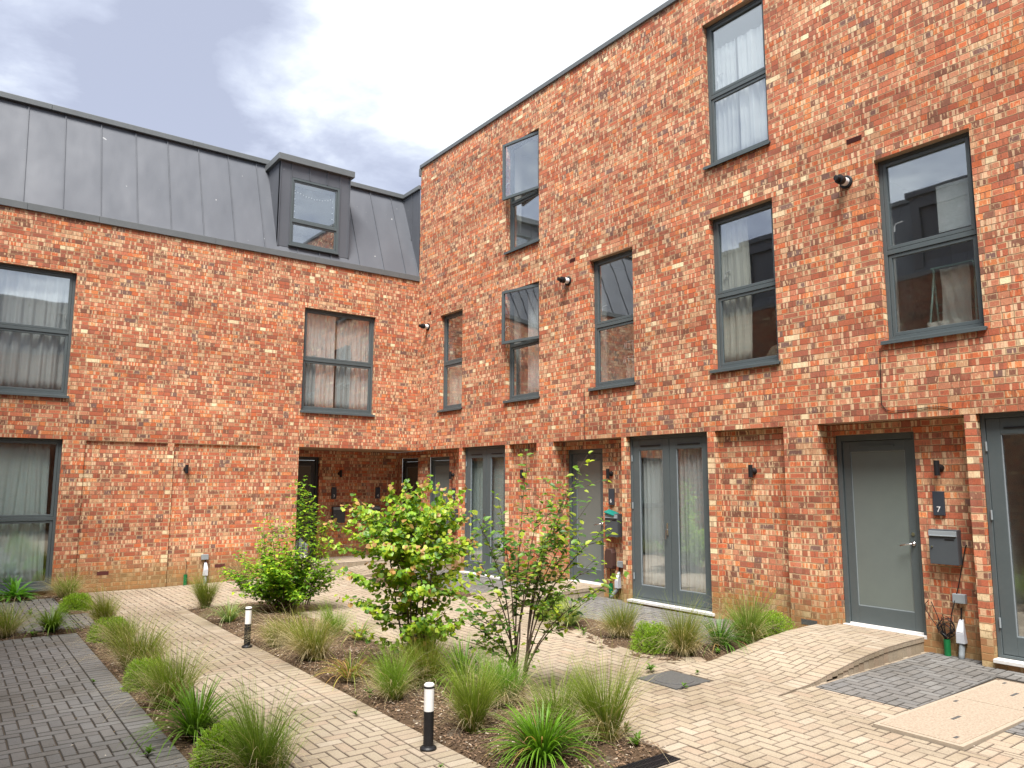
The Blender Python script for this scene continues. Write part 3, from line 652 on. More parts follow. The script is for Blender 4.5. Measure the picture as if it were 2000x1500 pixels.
# ------------------------------------------------------------------ fittings on the walls
def flue(y, z, label):
    r = tag(empty('boiler_flue', (0, y, z)), label, 'flue', 'boiler flues through the long terrace wall')
    a = MB(); a.tube([(.03, 0, 0), (-.014, 0, 0), (-.02, 0, 0)], [.085, .085, .075], 20); a.build('collar', BLACK, r, smooth=False)
    a = MB(); a.tube([(-.018, 0, 0), (-.10, 0, 0)], .052, 20); a.build('sleeve', WHITEP, r, smooth=False)
    a = MB(); a.tube([(-.099, 0, 0), (-.105, 0, 0), (-.175, 0, 0), (-.18, 0, 0)], [.053, .057, .057, .038], 20); a.tube([(-.175, 0, 0), (-.24, 0, 0), (-.25, 0, 0), (-.24, 0, 0)], [.034, .034, .037, .025], 16)
    a.build('terminal', BLACK, r)
flue(-10.80, 5.72, 'largest black and white boiler flue between the two big right hand windows')
flue(-5.47, 5.60, 'middle black and white flue above and left of the sock hanger window')
flue(-.47, 5.58, 'smallest black and white flue beside the inside corner of the buildings')
def wall_lamp(M, u, z, d, label):
    p = M(u, z, d); r = tag(empty('wall_light', p), label, 'wall light', 'black up and down wall lights')
    L0 = lambda du, dz, dd: tuple(Vector(M(u+du, z+dz, d+dd))-Vector(p))
    a = MB(); a.tube([L0(0, -.085, -.085), L0(0, .085, -.085)], .030, 18); a.build('tube', BLACK, r)
    b = MB(); b.tube([L0(0, 0, 0), L0(0, 0, -.012), L0(0, 0, -.06)], [.045, .045, .028], 16); b.build('bracket', BLACK, r)
wall_lamp(ML, -5.06, 2.205, .03, 'black wall light on the blank brick panel of the mansard block')
wall_lamp(MP, -1.29, 2.17, 0, 'black wall light in the dark porch above number 3')
wall_lamp(MR, -1.29, 2.13, .24, 'black wall light on the narrow brick strip between the porch doors and glazed doors')
wall_lamp(MR, -4.05, 2.13, .11, 'black wall light on the recessed brick panel left of the middle front door')
wall_lamp(MR, -6.27, 2.12, .24, 'black wall light above the plate between the middle door and middle glazed doors')
wall_lamp(MR, -9.20, 2.13, .11, 'black wall light on the recessed brick panel left of door number 7')
wall_lamp(MR, -11.58, 2.14, .24, 'black wall light above the number 7 plate')
def plate(M, u, z, d, num, label, flip=False):
    p = M(u, z, d); r = tag(empty('number_plate', p), label, 'number plate', 'dark house number plates')
    P0 = lambda du, dz, dd: tuple(Vector(M(u+du, z+dz, d+dd))-Vector(p))
    a = MB(); a.box(P0(-.062, -.135, -.03), P0(.062, .135, 0)); a.build('plate', PLATE, r, bevel=.006)
    cu = bpy.data.curves.new('number', 'FONT'); cu.body = num; cu.size = .088; cu.extrude = .0015; cu.align_x = 'CENTER'
    tmp = bpy.data.objects.new('tmp', cu); COL.objects.link(tmp); bpy.context.view_layer.update()
    me = bpy.data.meshes.new_from_object(tmp); bpy.data.objects.remove(tmp); bpy.data.curves.remove(cu)
    o = bpy.data.objects.new('number', me); COL.objects.link(o); me.materials.clear(); me.materials.append(WHITEP); o.parent = r
    o.rotation_euler = (R(90), 0, R(-90) if M is MR else 0); o.location = P0(0, -.095, -.0325)
plate(MP, -1.42, 1.715, 0, '3', 'dark plate reading 3, left of the two on the shaded porch back wall')
plate(MP, -.285, 1.715, 0, '4', 'dark plate reading 4, right of the two on the shaded porch back wall')
plate(MR, -1.32, 1.71, .24, '5', 'dark plate reading 5 right of the porch doors')
plate(MR, -6.28, 1.735, .24, '6', 'dark plate reading 6 beside the middle front door')
plate(MR, -11.545, 1.745, .24, '7', 'dark plate reading 7 beside the right front door')
def mailbox(M, u, z, d, label, letter=False):
    p = M(u, z, d); r = tag(empty('mailbox', p), label, 'mailbox', 'grey wall mailboxes')
    P0 = lambda du, dz, dd: tuple(Vector(M(u+du, z+dz, d+dd))-Vector(p))
    a = MB(); a.box(P0(-.15, -.19, -.105), P0(.15, .19, 0)); a.build('body', MAILG, r, bevel=.006)
    a = MB(); a.box(P0(-.148, -.19, -.112), P0(.148, .108, -.106)); a.build('door', MAILG, r, bevel=.003)
    a = MB(); a.box(P0(-.148, .113, -.116), P0(.148, .175, -.106)); a.box(P0(-.14, .117, -.128), P0(.14, .126, -.11)); a.build('flap', GREYP, r, bevel=.003)
    sg = -1 if M is MR else 1
    a = MB(); x0 = .02*sg; x1 = .12*sg; a.box(P0(x0, .072, -.1135), P0(x1, .088, -.110)); a.build('name_slot', BLACK, r)
    a = MB(); a.tube([P0(-.115*sg, .0, -.105), P0(-.115*sg, .0, -.125)], .010, 10); a.build('lock', STEEL, r)
mailbox(MR, -11.60, 1.27, .24, 'grey wall mailbox under the number 7 plate')
mailbox(MR, -6.36, 1.27, .24, 'grey wall mailbox beside the middle front door with a teal leaflet on top')
mailbox(MP, -1.31, 1.21, 0, 'left of the two dark mailboxes in the shaded corner porch, below the 3 plate')
mailbox(MP, -.40, 1.21, 0, 'right of the two dark mailboxes in the shaded corner porch, half hidden by leaves')
mailbox(MR, -1.36, 1.21, .24, 'dark mailbox under the number 5 plate')
mb = MB(); mb.add([(.10, -6.22, 1.49), (.10, -6.44, 1.44), (.22, -6.45, 1.475), (.22, -6.23, 1.53), (.10, -6.22, 1.475), (.10, -6.44, 1.425), (.22, -6.45, 1.46), (.22, -6.23, 1.515)], [(0,1,2,3), (7,6,5,4), (0,4,5,1), (1,5,6,2), (2,6,7,3), (3,7,4,0)])
LF = tag(mb.build('leaflet', TEAL), 'teal leaflet left on top of the mailbox beside the middle front door', 'leaflet')
def junction(M, u, z, d, label, w_=.13, h_=.10, mat=None):
    mb = MB(); p = Vector(M(u, z, d)); mb.box(tuple(Vector(M(u-w_/2, z-h_/2, d))-p), tuple(Vector(M(u+w_/2, z+h_/2, d-.06))-p))
    tag(mb.build('junction_box', mat or GREYP, loc=p, bevel=.006), label, 'junction box', 'small grey junction boxes low on the walls')
junction(MR, -11.70, .72, .24, 'grey junction box below the number 7 mailbox')
junction(MR, -6.50, .645, .24, 'grey junction box right of the brown meter box')
junction(ML, -4.62, .515, .03, 'grey junction box low on the mansard block wall')
def boot(M, u, z0, z1, d, label, bend=0.0):
    p = Vector(M(u, z0, d)); r = tag(empty('cable_duct', p), label, 'cable duct', 'grey cable entry ducts at the foot of the walls')
    P0 = lambda du, dz, dd: tuple(Vector(M(u+du, z0+dz, d+dd))-p); H = z1-z0
    a = MB(); a.tube([P0(bend, 0, -.09), P0(bend*.8, H*.15, -.075), P0(bend*.15, H*.36, -.05), P0(0, H*.48, -.05)], .030, 14); a.build('pipe', GREYP, r, smooth=True)
    b = MB(); pf = [(.42, .012), (.42, .088), (.66, .088), (.74, .080), (.97, .034), (1.0, .020), (1.0, .012)]
    wd_ = [.044, .044, .042, .040, .026, .020, .020]
    b.add([P0(-w_, H*zz_, -dd_) for (zz_, dd_), w_ in zip(pf, wd_)]+[P0(w_, H*zz_, -dd_) for (zz_, dd_), w_ in zip(pf, wd_)], [tuple(range(7)), tuple(range(13, 6, -1))]+[(q, (q+1) % 7, 7+(q+1) % 7, 7+q) for q in range(7)])
    b.build('hood', HOOD, r, bevel=.006, recalc=True)
    w2 = MB(); w2.add([P0(-.028, H*.70, -.089), P0(.028, H*.70, -.089), P0(.018, H*.95, -.042), P0(-.018, H*.95, -.042), P0(-.028, H*.70, -.083), P0(.028, H*.70, -.083), P0(.018, H*.95, -.036), P0(-.018, H*.95, -.036)], [(0,1,2,3), (4,7,6,5), (0,4,5,1), (1,5,6,2), (2,6,7,3), (3,7,4,0)]); w2.build('cover', WHITEP, r, recalc=True)
    c = MB(); c.tube([P0(0, H*.97, -.02), P0(0, H*1.28, -.012)], .008, 8); c.build('wire', BLACK, r)
boot(MR, -11.70, .07, .50, .24, 'grey duct with white hood below the number 7 mailbox')
boot(MR, -6.44, .07, .52, .24, 'bent grey duct with white hood beside the brown meter box', bend=.13)
boot(ML, -4.60, -.02, .42, .03, 'grey duct with white hood at the foot of the mansard block wall')
def gduct(M, u, z, d, label, h=.2):
    mb = MB(); p = Vector(M(u, z, d-.05)); mb.lathe([(.034, 0), (.034, h), (.029, h), (.029, h-.03)], n=18)
    r = tag(empty('green_duct', p), label, 'duct', 'green cable ducts rising out of the paving'); mb.build('pipe', GREENP, r)
    return r
gduct(MR, -11.545, .07, .24, 'green duct with a tangle of black cables beside door number 7')
gduct(MR, -6.275, .06, .24, 'green duct under the brown meter box', .26)
gduct(ML, -4.96, -.01, .03, 'green duct at the foot of the mansard block wall', .22)
mb = MB(); rnd = random.Random(5); c0 = Vector((.19, -11.545, .25))
for k in range(7):
    pts = [c0]; a0 = rnd.uniform(-1, 1)
    for i in range(1, 12):
        a_ = a0+i*.55; rr_ = .05+.03*rnd.random()+.006*k; pts.append(c0+Vector((-.03*math.sin(a_*.7+k), rr_*math.cos(a_)+.0, .10+rr_*math.sin(a_)+.012*k)))
    mb.tube(pts, .0042, 5)
mb.tube([c0, (.16, -11.5, .36), (.18, -11.42, .44), (.2, -11.33, .56), (.22, -11.325, .62), (.22, -11.36, .66)], .0045, 5)
mb.tube([c0, (.17, -11.51, .40), (.20, -11.44, .55), (.22, -11.39, .65)], .0045, 5)
mb.tube([c0+Vector((0, -.03, .03)), (.17, -11.62, .55), (.2, -11.70, .85), (.225, -11.79, 1.28), (.235, -11.80, 1.30)], .006, 5)
tag(mb.build('cable_tangle', BLACK), 'coiled loose black cables sprouting from the green duct by door number 7', 'cables')
mb = MB(); mb.tube([(.19, -6.275, .30), (.20, -6.26, .45), (.22, -6.24, .62)], .006, 5); mb.tube([(.19, -6.275, .28), (.18, -6.19, .38), (.2, -6.17, .52), (.22, -6.22, .64)], .005, 5)
tag(mb.build('cable_tangle', BLACK), 'two black cables rising from the green duct to the brown meter box', 'cables')
mb = MB(); mb.tube([(-4.96, -.02, .19), (-4.95, .01, .32), (-4.94, .02, .42), (-4.97, .028, .50)], .005, 5)
tag(mb.build('cable_tangle', BROWNP), 'single brown cable curling up from the green duct on the mansard block wall', 'cable')
mb = MB(); pr = [(-.085, -.17), (.085, -.17), (.10, -.12), (.10, .10), (.07, .17), (-.07, .17), (-.10, .10), (-.10, -.12)]
mb.add([(0, y, z) for y, z in pr]+[(-.10, y*.9, z*.93) for y, z in pr], [tuple(range(7, -1, -1)), tuple(range(8, 16))]+[(i, (i+1) % 8, 8+(i+1) % 8, 8+i) for i in range(8)])
tag(mb.build('meter_box', BROWNP, loc=(.24, -6.27, .72), bevel=.012, recalc=True), 'rounded dark brown meter box low beside the middle front door', 'meter box')
# rubbish sack
def blob(name, c, sx, sy, sz, mat, seed, label, cat):
    bm = bmesh.new(); bmesh.ops.create_icosphere(bm, subdivisions=4, radius=1); rnd = random.Random(seed); ph = [rnd.uniform(0, 6) for _ in range(6)]
    for v in bm.verts:
        a_ = math.atan2(v.co.y, v.co.x); z = v.co.z; wv = 1+.07*math.sin(a_*5+ph[0]+z*3)+.05*math.sin(a_*9+ph[1]-z*5)+.03*math.sin(z*11+ph[2])
        tz = max(0, z-.45); nk = 1-min(.75, tz*1.15)
        v.co = Vector((v.co.x*wv*nk*sx, v.co.y*wv*nk*sy, (max(z, -.82)+.82)*sz*(1+.03*math.sin(a_*7+ph[3]))))
    me = bpy.data.meshes.new(name); bm.to_mesh(me); bm.free(); me.materials.append(mat); me.polygons.foreach_set('use_smooth', [True]*len(me.polygons))
    o = bpy.data.objects.new(name, me); COL.objects.link(o); o.location = c; return tag(o, label, cat)
SK = blob('rubbish_sack', (-2.50, .55, .26), .20, .17, .27, BAGM, 4, 'knotted grey rubbish sack with a white printed emblem in the porch', 'sack')
mb = MB()   # printed bowl shaped emblem standing just off the sack
pts = []
for k in range(13):
    a_ = math.pi+math.pi*k/12; pts.append((.085*math.cos(a_), -.0, .085*math.sin(a_)*.85))
mb.add([(x, -.178-.0*abs(x)+.9*x*x, .15+z) for x, _, z in pts], [tuple(range(13))])
mb.add([(x*.55, -.180+.9*x*x*.3, .165+abs(z)*.75) for x, _, z in pts], [tuple(range(12, -1, -1))])
mb.build('emblem', WHITEP, SK); mb = MB(); mb.add([(.10, -.155, .36), (.13, -.14, .34), (.175, -.10, .20), (.15, -.125, .20)], [(0, 1, 2, 3)]); mb.build('red_print', RED, SK)

# ------------------------------------------------------------------ ground
def gh(x, y=0): return .09*min(1, max(0, (x+5.6)/5.6))
RP = [(-2.55, .049), (-2.0, .075), (-1.5, .145), (-1.05, .20), (-.6, .232), (-.2, .243), (.4, .245)]
def rampH(x):
    for (a, za), (b, zb) in zip(RP, RP[1:]):
        if a <= x <= b: return za+(zb-za)*(x-a)/(b-a)
    return .049 if x < -2.55 else .245
RAMPS = [(-11.28, -10.10), (-6.07, -4.95), (-1.25, 0.0)]
def hgt(x, y):
    for a, b in RAMPS:
        if a-.001 <= y <= b+.001 and x > -2.551: return rampH(x)
    if y > 0 and x > -2.83: return .245
    return gh(x)
def tag_s(o, kind='structure'): o['kind'] = kind; return o
mb = MB(); gx = [-400, -60, -5.6, 0, 60, 400]; gy = [-400, -60, 0, 60, 400]
mb.add([(x, y, gh(x)-.013) for y in gy for x in gx], [(j*6+i, j*6+i+1, (j+1)*6+i+1, (j+1)*6+i) for j in range(4) for i in range(5)])
tag_s(mb.build('ground', SAND))
BEDR = [(-1.36, -6.07), (-1.62, -6.07), (-1.80, -6.7), (-1.93, -7.22), (-2.12, -7.77), (-2.45, -8.88), (-2.54, -9.40), (-2.50, -9.65), (-2.34, -9.88), (-2.05, -10.06), (-1.8, -10.10), (.0, -10.10), (.0, -9.55), (-1.36, -9.55)]
BED5 = [(-1.36, -1.25), (-1.36, -4.95), (-1.75, -4.95), (-2.1, -3.6), (-2.2, -2.4), (-1.9, -1.6), (-1.6, -1.25)]
def inside(p, poly):
    x, y = p; c = False; n = len(poly)
    for i in range(n):
        x1, y1 = poly[i]; x2, y2 = poly[i-1]
        if (y1 > y) != (y2 > y) and x < (x2-x1)*(y-y1)/(y2-y1)+x1: c = not c
    return c
def rectp(x0, x1, y0, y1): return [(x0, y0), (x1, y0), (x1, y1), (x0, y1)]
def clip(poly, x0, x1, y0, y1):
    for ax, lim, sg in ((0, x0, 1), (0, x1, -1), (1, y0, 1), (1, y1, -1)):
        out = []
        for i in range(len(poly)):
            a, b = poly[i-1], poly[i]; da = (a[ax]-lim)*sg; db = (b[ax]-lim)*sg
            if da >= 0: out.append(a) if False else None
            if (da >= 0) != (db >= 0):
                t_ = da/(da-db); out.append((a[0]+(b[0]-a[0])*t_, a[1]+(b[1]-a[1])*t_))
            if db >= 0: out.append(b)
        poly = out
        if len(poly) < 3: return []
    return poly
def shrink(p, e):
    xs_ = [q[0] for q in p]; ys_ = [q[1] for q in p]; x0, x1, y0, y1 = min(xs_), max(xs_), min(ys_), max(ys_)
    if x1-x0 < .022 or y1-y0 < .022: return None
    return (x0+e, x1-e, y0+e, y1-e)
PR = random.Random(11)
def block(mb, p, dz=0.0, hf=None):
    r_ = shrink(p, .0038)
    if not r_: return
    hf = hf or hgt; x0, x1, y0, y1 = r_; c = .0055; j = PR.uniform(-.0012, .0012)+dz; tx = PR.uniform(-.0008, .0008)
    o_ = [(x0, y0), (x1, y0), (x1, y1), (x0, y1)]; i_ = [(x0+c, y0+c), (x1-c, y0+c), (x1-c, y1-c), (x0+c, y1-c)]
    vs = [(x, y, hf(x, y)+j-.013) for x, y in o_]+[(x, y, hf(x, y)+j-.0035) for x, y in o_]+[(x, y, hf(x, y)+j+(tx if k in (0, 3) else -tx)) for k, (x, y) in enumerate(i_)]
    fs = [(8, 9, 10, 11)]+[(4+k, 4+(k+1) % 4, 8+(k+1) % 4, 8+k) for k in range(4)]+[(k, (k+1) % 4, 4+(k+1) % 4, 4+k) for k in range(4)]
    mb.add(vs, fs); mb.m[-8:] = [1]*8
def herring(mb, x0, x1, y0, y1, skip=(), dz=0.0, only=None, ox=0.0, oy=0.0):
    W = .1
    for i in range(int((x0-ox)/W)-3, int((x1-ox)/W)+3):
        for j in range(int((y0-oy)/W)-3, int((y1-oy)/W)+3):
            q = (i-j) % 4
            if q == 0: p = rectp(ox+i*W, ox+i*W+.2, oy+j*W, oy+j*W+.1)
            elif q == 3: p = rectp(ox+i*W, ox+i*W+.1, oy+j*W, oy+j*W+.2)
            else: continue
            p = clip(p, x0, x1, y0, y1)
            if not p: continue
            ps = [p]
            for s in skip:
                if len(s) != 4: continue
                a0, a1, b0, b1 = s[0][0], s[1][0], s[0][1], s[2][1]; nx_ = []
                for p_ in ps:
                    xs_ = [v[0] for v in p_]; ys_ = [v[1] for v in p_]
                    if min(xs_) >= a1 or max(xs_) <= a0 or min(ys_) >= b1 or max(ys_) <= b0: nx_.append(p_); continue
                    for c_ in ((-99, a0, -99, 99), (a1, 99, -99, 99), (a0, a1, -99, b0), (a0, a1, b1, 99)):
                        q_ = clip(p_, *c_)
                        if q_: nx_.append(q_)
                ps = nx_
            if len(ps) != 1 or ps[0] is not p:
                for p_ in ps:
                    c0 = sum(a[0] for a in p_)/len(p_); c1 = sum(a[1] for a in p_)/len(p_)
                    if not any(len(s) != 4 and inside((c0, c1), s) for s in skip): block(mb, p_, dz)
                continue
            cx = sum(a[0] for a in p)/len(p); cy = sum(a[1] for a in p)/len(p)
            if any(inside((cx, cy), s) for s in skip) or (only and not inside((cx, cy), only)): continue
            block(mb, p, dz)
def strip(mb, x0, x1, y0, y1, along, step=.1, dz=0.0):
    a, b = (x0, x1) if along == 'x' else (y0, y1); n = max(1, round(abs(b-a)/step))
    for k in range(n):
        s = a+(b-a)*k/n; e = a+(b-a)*(k+1)/n
        block(mb, rectp(s, e, y0, y1) if along == 'x' else rectp(x0, x1, s, e), dz)
DRN = rectp(-5.45, -4.45, -11.775, -11.625)
MH1 = rectp(-3.13, -2.62, -10.58, -10.06); MH2 = rectp(-2.73, -.35, -12.93, -12.24)
G7 = rectp(-2.05, .3, -14.6, -11.33); P6 = rectp(-1.36, .3, -9.55, -6.07); P5 = rectp(-1.36, .3, -4.95, -1.25)
def edging(mb, pts, out=1, w_=.2, step=.104):
    pts = pts
    P_ = [Vector((x, y, 0)) for x, y in pts]
    for a, b in zip(P_, P_[1:]):
        L_ = (b-a).length; n = max(1, round(L_/step)); d = (b-a)/n; nn = Vector((d.y, -d.x, 0)).normalized()*w_*out
        for k in range(n):
            q = [a+d*k, a+d*(k+1), a+d*(k+1)+nn, a+d*k+nn]; c_ = sum(q, Vector())/4
            o_ = [c_+(v-c_)*.955 for v in q]; i_ = [c_+(v-c_)*(1-.14) if False else c_+(v-c_)*.90 for v in q]
            z = lambda v: hgt(v.x, v.y)
            vs = [(v.x, v.y, z(v)-.013) for v in o_]+[(v.x, v.y, z(v)+.001) for v in o_]+[(v.x, v.y, z(v)+.006) for v in i_]
            mb.add(vs, [(8, 9, 10, 11)]+[(4+k_, 4+(k_+1) % 4, 8+(k_+1) % 4, 8+k_) for k_ in range(4)]+[(k_, (k_+1) % 4, 4+(k_+1) % 4, 4+k_) for k_ in range(4)])
SK_ = [DRN, MH1, MH2, G7, P6, P5, BEDR, BED5, rectp(-5.62, -4.40, -11.63, -2.93)]
mb = MB()
herring(mb, -6.85, -5.83, -14.6, 0, SK_); strip(mb, -5.83, -5.62, -14.6, -2.93, 'y'); herring(mb, -5.83, -5.62, -2.93, 0, SK_)
herring(mb, -5.62, -4.19, -2.93, 0, SK_); herring(mb, -5.62, -4.19, -14.6, -11.63, SK_); strip(mb, -4.40, -4.19, -11.63, -2.93, 'y')
herring(mb, -4.19, -2.55, -14.6, 0, SK_)
for a, b in ((-4.95, -1.25), (-10.10, -6.07), (-14.6, -11.28)): herring(mb, -2.55, .24, a, b, SK_)
edging(mb, [p for p in BEDR[1:10]], -1); edging(mb, BED5[2:6], -1)
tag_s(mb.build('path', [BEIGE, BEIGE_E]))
for a, b in RAMPS:
    mb = MB(); e = .2
    herring(mb, -2.55, .30, a+e, b-e, ox=.03); strip(mb, -2.55, .30, a, a+e, 'x'); strip(mb, -2.55, .30, b-e, b, 'x')
    # upright blocks that hold the open side of the ramp
    n = 28
    for k in range(n):
        x0_ = -2.55+2.80*k/n; x1_ = -2.55+2.80*(k+1)/n-.004; zt = rampH((x0_+x1_)/2)-.055; zb_ = gh(x0_)-.02
        if zt > zb_+.04: mb.box((x0_, a+.012, zb_), (x1_, a+.10, zt))
        mb.box((x0_, a+.004, max(zb_, zt+.003)), (x1_, a+.10, zt+.046))
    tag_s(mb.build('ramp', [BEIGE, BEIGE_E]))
mb = MB(); herring(mb, -2.82, .24, .0, 1.35); strip(mb, -2.82, -2.55, 0, .2, 'x'); mb.box((-2.82, .012, -.02), (-2.55, .1, .23))
for k in range(25):
    x0_ = -2.82+k*.1; mb.box((x0_+.002, .004, -.02), (x0_+.098, .10, .232))
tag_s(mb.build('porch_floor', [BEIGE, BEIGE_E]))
mb = MB()
herring(mb, -2.05, .24, -14.6, -11.33, [MH2], .003); herring(mb, -1.36, .1, -9.55, -6.07, (), .003); herring(mb, -1.36, .1, -4.95, -1.25, (), .003)
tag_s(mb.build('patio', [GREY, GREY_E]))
mb = MB()
herring(mb, -10.3, -7.47, -14.6, -4.02, ox=.04); strip(mb, -7.47, -7.25, -14.6, -4.02, 'y'); herring(mb, -10.3, -7.15, -3.65, -.36, ox=.02); herring(mb, -7.15, -6.90, -3.70, -2.40)
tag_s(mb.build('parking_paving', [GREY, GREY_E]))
# soil beds
def soil(poly, label, dens=190):
    xs_ = [p[0] for p in poly]; ys_ = [p[1] for p in poly]; x0, x1, y0, y1 = min(xs_), max(xs_), min(ys_), max(ys_)
    st_ = .045; nx = int((x1-x0)/st_)+1; ny = int((y1-y0)/st_)+1; mb = MB(); rnd = random.Random(int(nx*ny))
    def edist(x, y):
        dm = 9
        for i in range(len(poly)):
            ax, ay = poly[i-1]; bx, by = poly[i]; vx, vy = bx-ax, by-ay; tt = max(0, min(1, ((x-ax)*vx+(y-ay)*vy)/(vx*vx+vy*vy+1e-9)))
            dm = min(dm, math.hypot(x-ax-vx*tt, y-ay-vy*tt))
        return dm if inside((x, y), poly) else -dm
    z = {}
    def zf(x, y): return .012*math.sin(x*9+y*4)+.010*math.sin(y*13-x*7)
    for i in range(nx+1):
        for j in range(ny+1):
            x = x0+(x1-x0)*i/nx; y = y0+(y1-y0)*j/ny; e = edist(x, y)
            z[i, j] = (x, y, gh(x)+(-.011 if e < .02 else .003+zf(x, y)*min(1, e*8)+rnd.uniform(-.007, .009)*min(1, e*15)))
    vs = [z[i, j] for i in range(nx+1) for j in range(ny+1)]
    fs = []
    for i in range(nx):
        for j in range(ny):
            c = (x0+(x1-x0)*(i+.5)/nx, y0+(y1-y0)*(j+.5)/ny)
            if edist(*c) > -.06: fs.append((i*(ny+1)+j, (i+1)*(ny+1)+j, (i+1)*(ny+1)+j+1, i*(ny+1)+j+1))
    mb.add(vs, fs); tag_s(mb.build('soil', SOIL, smooth=True))
    area = abs(sum(poly[i-1][0]*poly[i][1]-poly[i][0]*poly[i-1][1] for i in range(len(poly))))/2
    ch = MB()
    for k in range(int(area*dens*11)):
        x, y = rnd.uniform(x0, x1), rnd.uniform(y0, y1)
        if not inside((x, y), poly): continue
        l = rnd.uniform(.003, .017); w_ = l*rnd.uniform(.25, .6); a_ = rnd.uniform(0, 6.28); tl = rnd.uniform(-.5, .5); q = rnd.random()
        col = (.24, .155, .095) if q < .25 else (.15, .095, .06) if q < .6 else (.07, .045, .03) if q < .94 else (.45, .38, .30)
        c_ = Vector((x, y, gh(x)+.007+zf(x, y)+rnd.uniform(0, .014))); dx = Vector((math.cos(a_), math.sin(a_), tl*.6))*l; dy = Vector((-math.sin(a_), math.cos(a_), rnd.uniform(-.4, .4)))*w_
        ch.add([c_-dx-dy*.6, c_+dx*.9-dy, c_+dx+dy*.5, c_-dx*.8+dy, c_+Vector((0, 0, .004))], [(0, 1, 4), (1, 2, 4), (2, 3, 4), (3, 0, 4)], 0, col)
    tag_s(ch.build('bark_mulch', CHIP), 'stuff')
soil(rectp(-5.62, -4.40, -11.63, -2.93), 'middle'); soil(BEDR, 'right'); soil(BED5, 'far')
soil(rectp(-7.25, -6.85, -14.6, -3.70), 'left'); soil(rectp(-10.3, -7.25, -4.02, -3.65), 'cross', 150); soil(rectp(-7.15, -6.85, -2.40, -.02), 'corner'); soil(rectp(-10.3, -7.15, -.36, -.02), 'under window')

# covers and drain
r = tag(empty('manhole_cover', (-2.875, -10.32, gh(-2.87))), 'square grey inspection cover with a round lid set in the buff paving', 'manhole cover')
mb = MB(); mb.box((-.25, -.25, -.02), (.25, .25, .002)); mb.build('frame', IRON, r, bevel=.003)
mb = MB(); mb.lathe([(.20, -.01), (.20, .006), (.193, .009), (.0001, .009)], n=36); mb.build('lid', IRON, r)
r = tag(empty('access_cover', (-1.54, -12.585, gh(-1.54)+.004)), 'large speckled concrete access cover in two panels at the lower right', 'manhole cover')
mb = MB(); mb.box((-1.18, -.335, -.03), (1.18, .335, .001)); mb.build('surround', MARTORP if False else MORTARP, r)
for x0_, x1_ in ((-1.14, .12), (.16, 1.14)):
    mb = MB(); mb.box((x0_, -.30, -.02), (x1_, .30, .007)); pn = mb.build('panel', CONC, r, bevel=.004)
    for cx, cy in (((x0_+x1_)/2, 0.0), (x0_+.12, -.22), (x1_-.12, .22)):
        k = MB(); k.box((cx-.07 if cy == 0 else cx-.03, cy-.012, .004), (cx+.07 if cy == 0 else cx+.03, cy+.012, .0095)); k.build('lifting_slot', IRON, pn)
r = tag(empty('drain_channel', (-4.95, -11.70, gh(-4.9)+.004)), 'black slotted drain grating at the near tip of the middle bed', 'drain')
mb = MB()
mb.box((-.5, -.075, -.03), (.5, -.060, .006)); mb.box((-.5, .060, -.03), (.5, .075, .006)); mb.box((-.5, -.006, -.02), (.5, .006, .006)); mb.box((-.5, -.07, -.034), (.5, .07, -.028))
for k in range(50):
    x = -.49+k*.02; mb.box((x, -.06, -.02), (x+.009, .06, .004))
mb.build('grating', BLACK, r)

# bollard lights
def bollard(x, y, label):
    r = tag(empty('bollard_light', (x, y, gh(x)+.001)), label, 'bollard light', 'black and white bollard lights along the path edge')
    a = MB(); a.lathe([(.062, 0), (.062, .012), (.052, .022), (.040, .026), (.038, .03)], n=32); a.build('base', BLACK, r)
    a = MB(); a.lathe([(.038, .028), (.038, .272)], n=32); a.build('post', BLACK, r, smooth=False)
    a = MB(); a.lathe([(.0375, .272), (.0375, .435)], n=32); a.build('diffuser', WHITEP, r)
    a = MB(); a.lathe([(.039, .435), (.039, .449)], n=32); a.build('ring', BLACK, r)
    a = MB(); a.lathe([(.038, .449), (.038, .459), (.031, .467), (.0001, .469)], n=32); a.build('cap', WHITEP, r)
bollard(-5.765, -10.50, 'nearest black and white bollard light standing beside the tall dark grass tuft')
bollard(-5.735, -6.19, 'farther black and white bollard light in front of the dense left shrub')

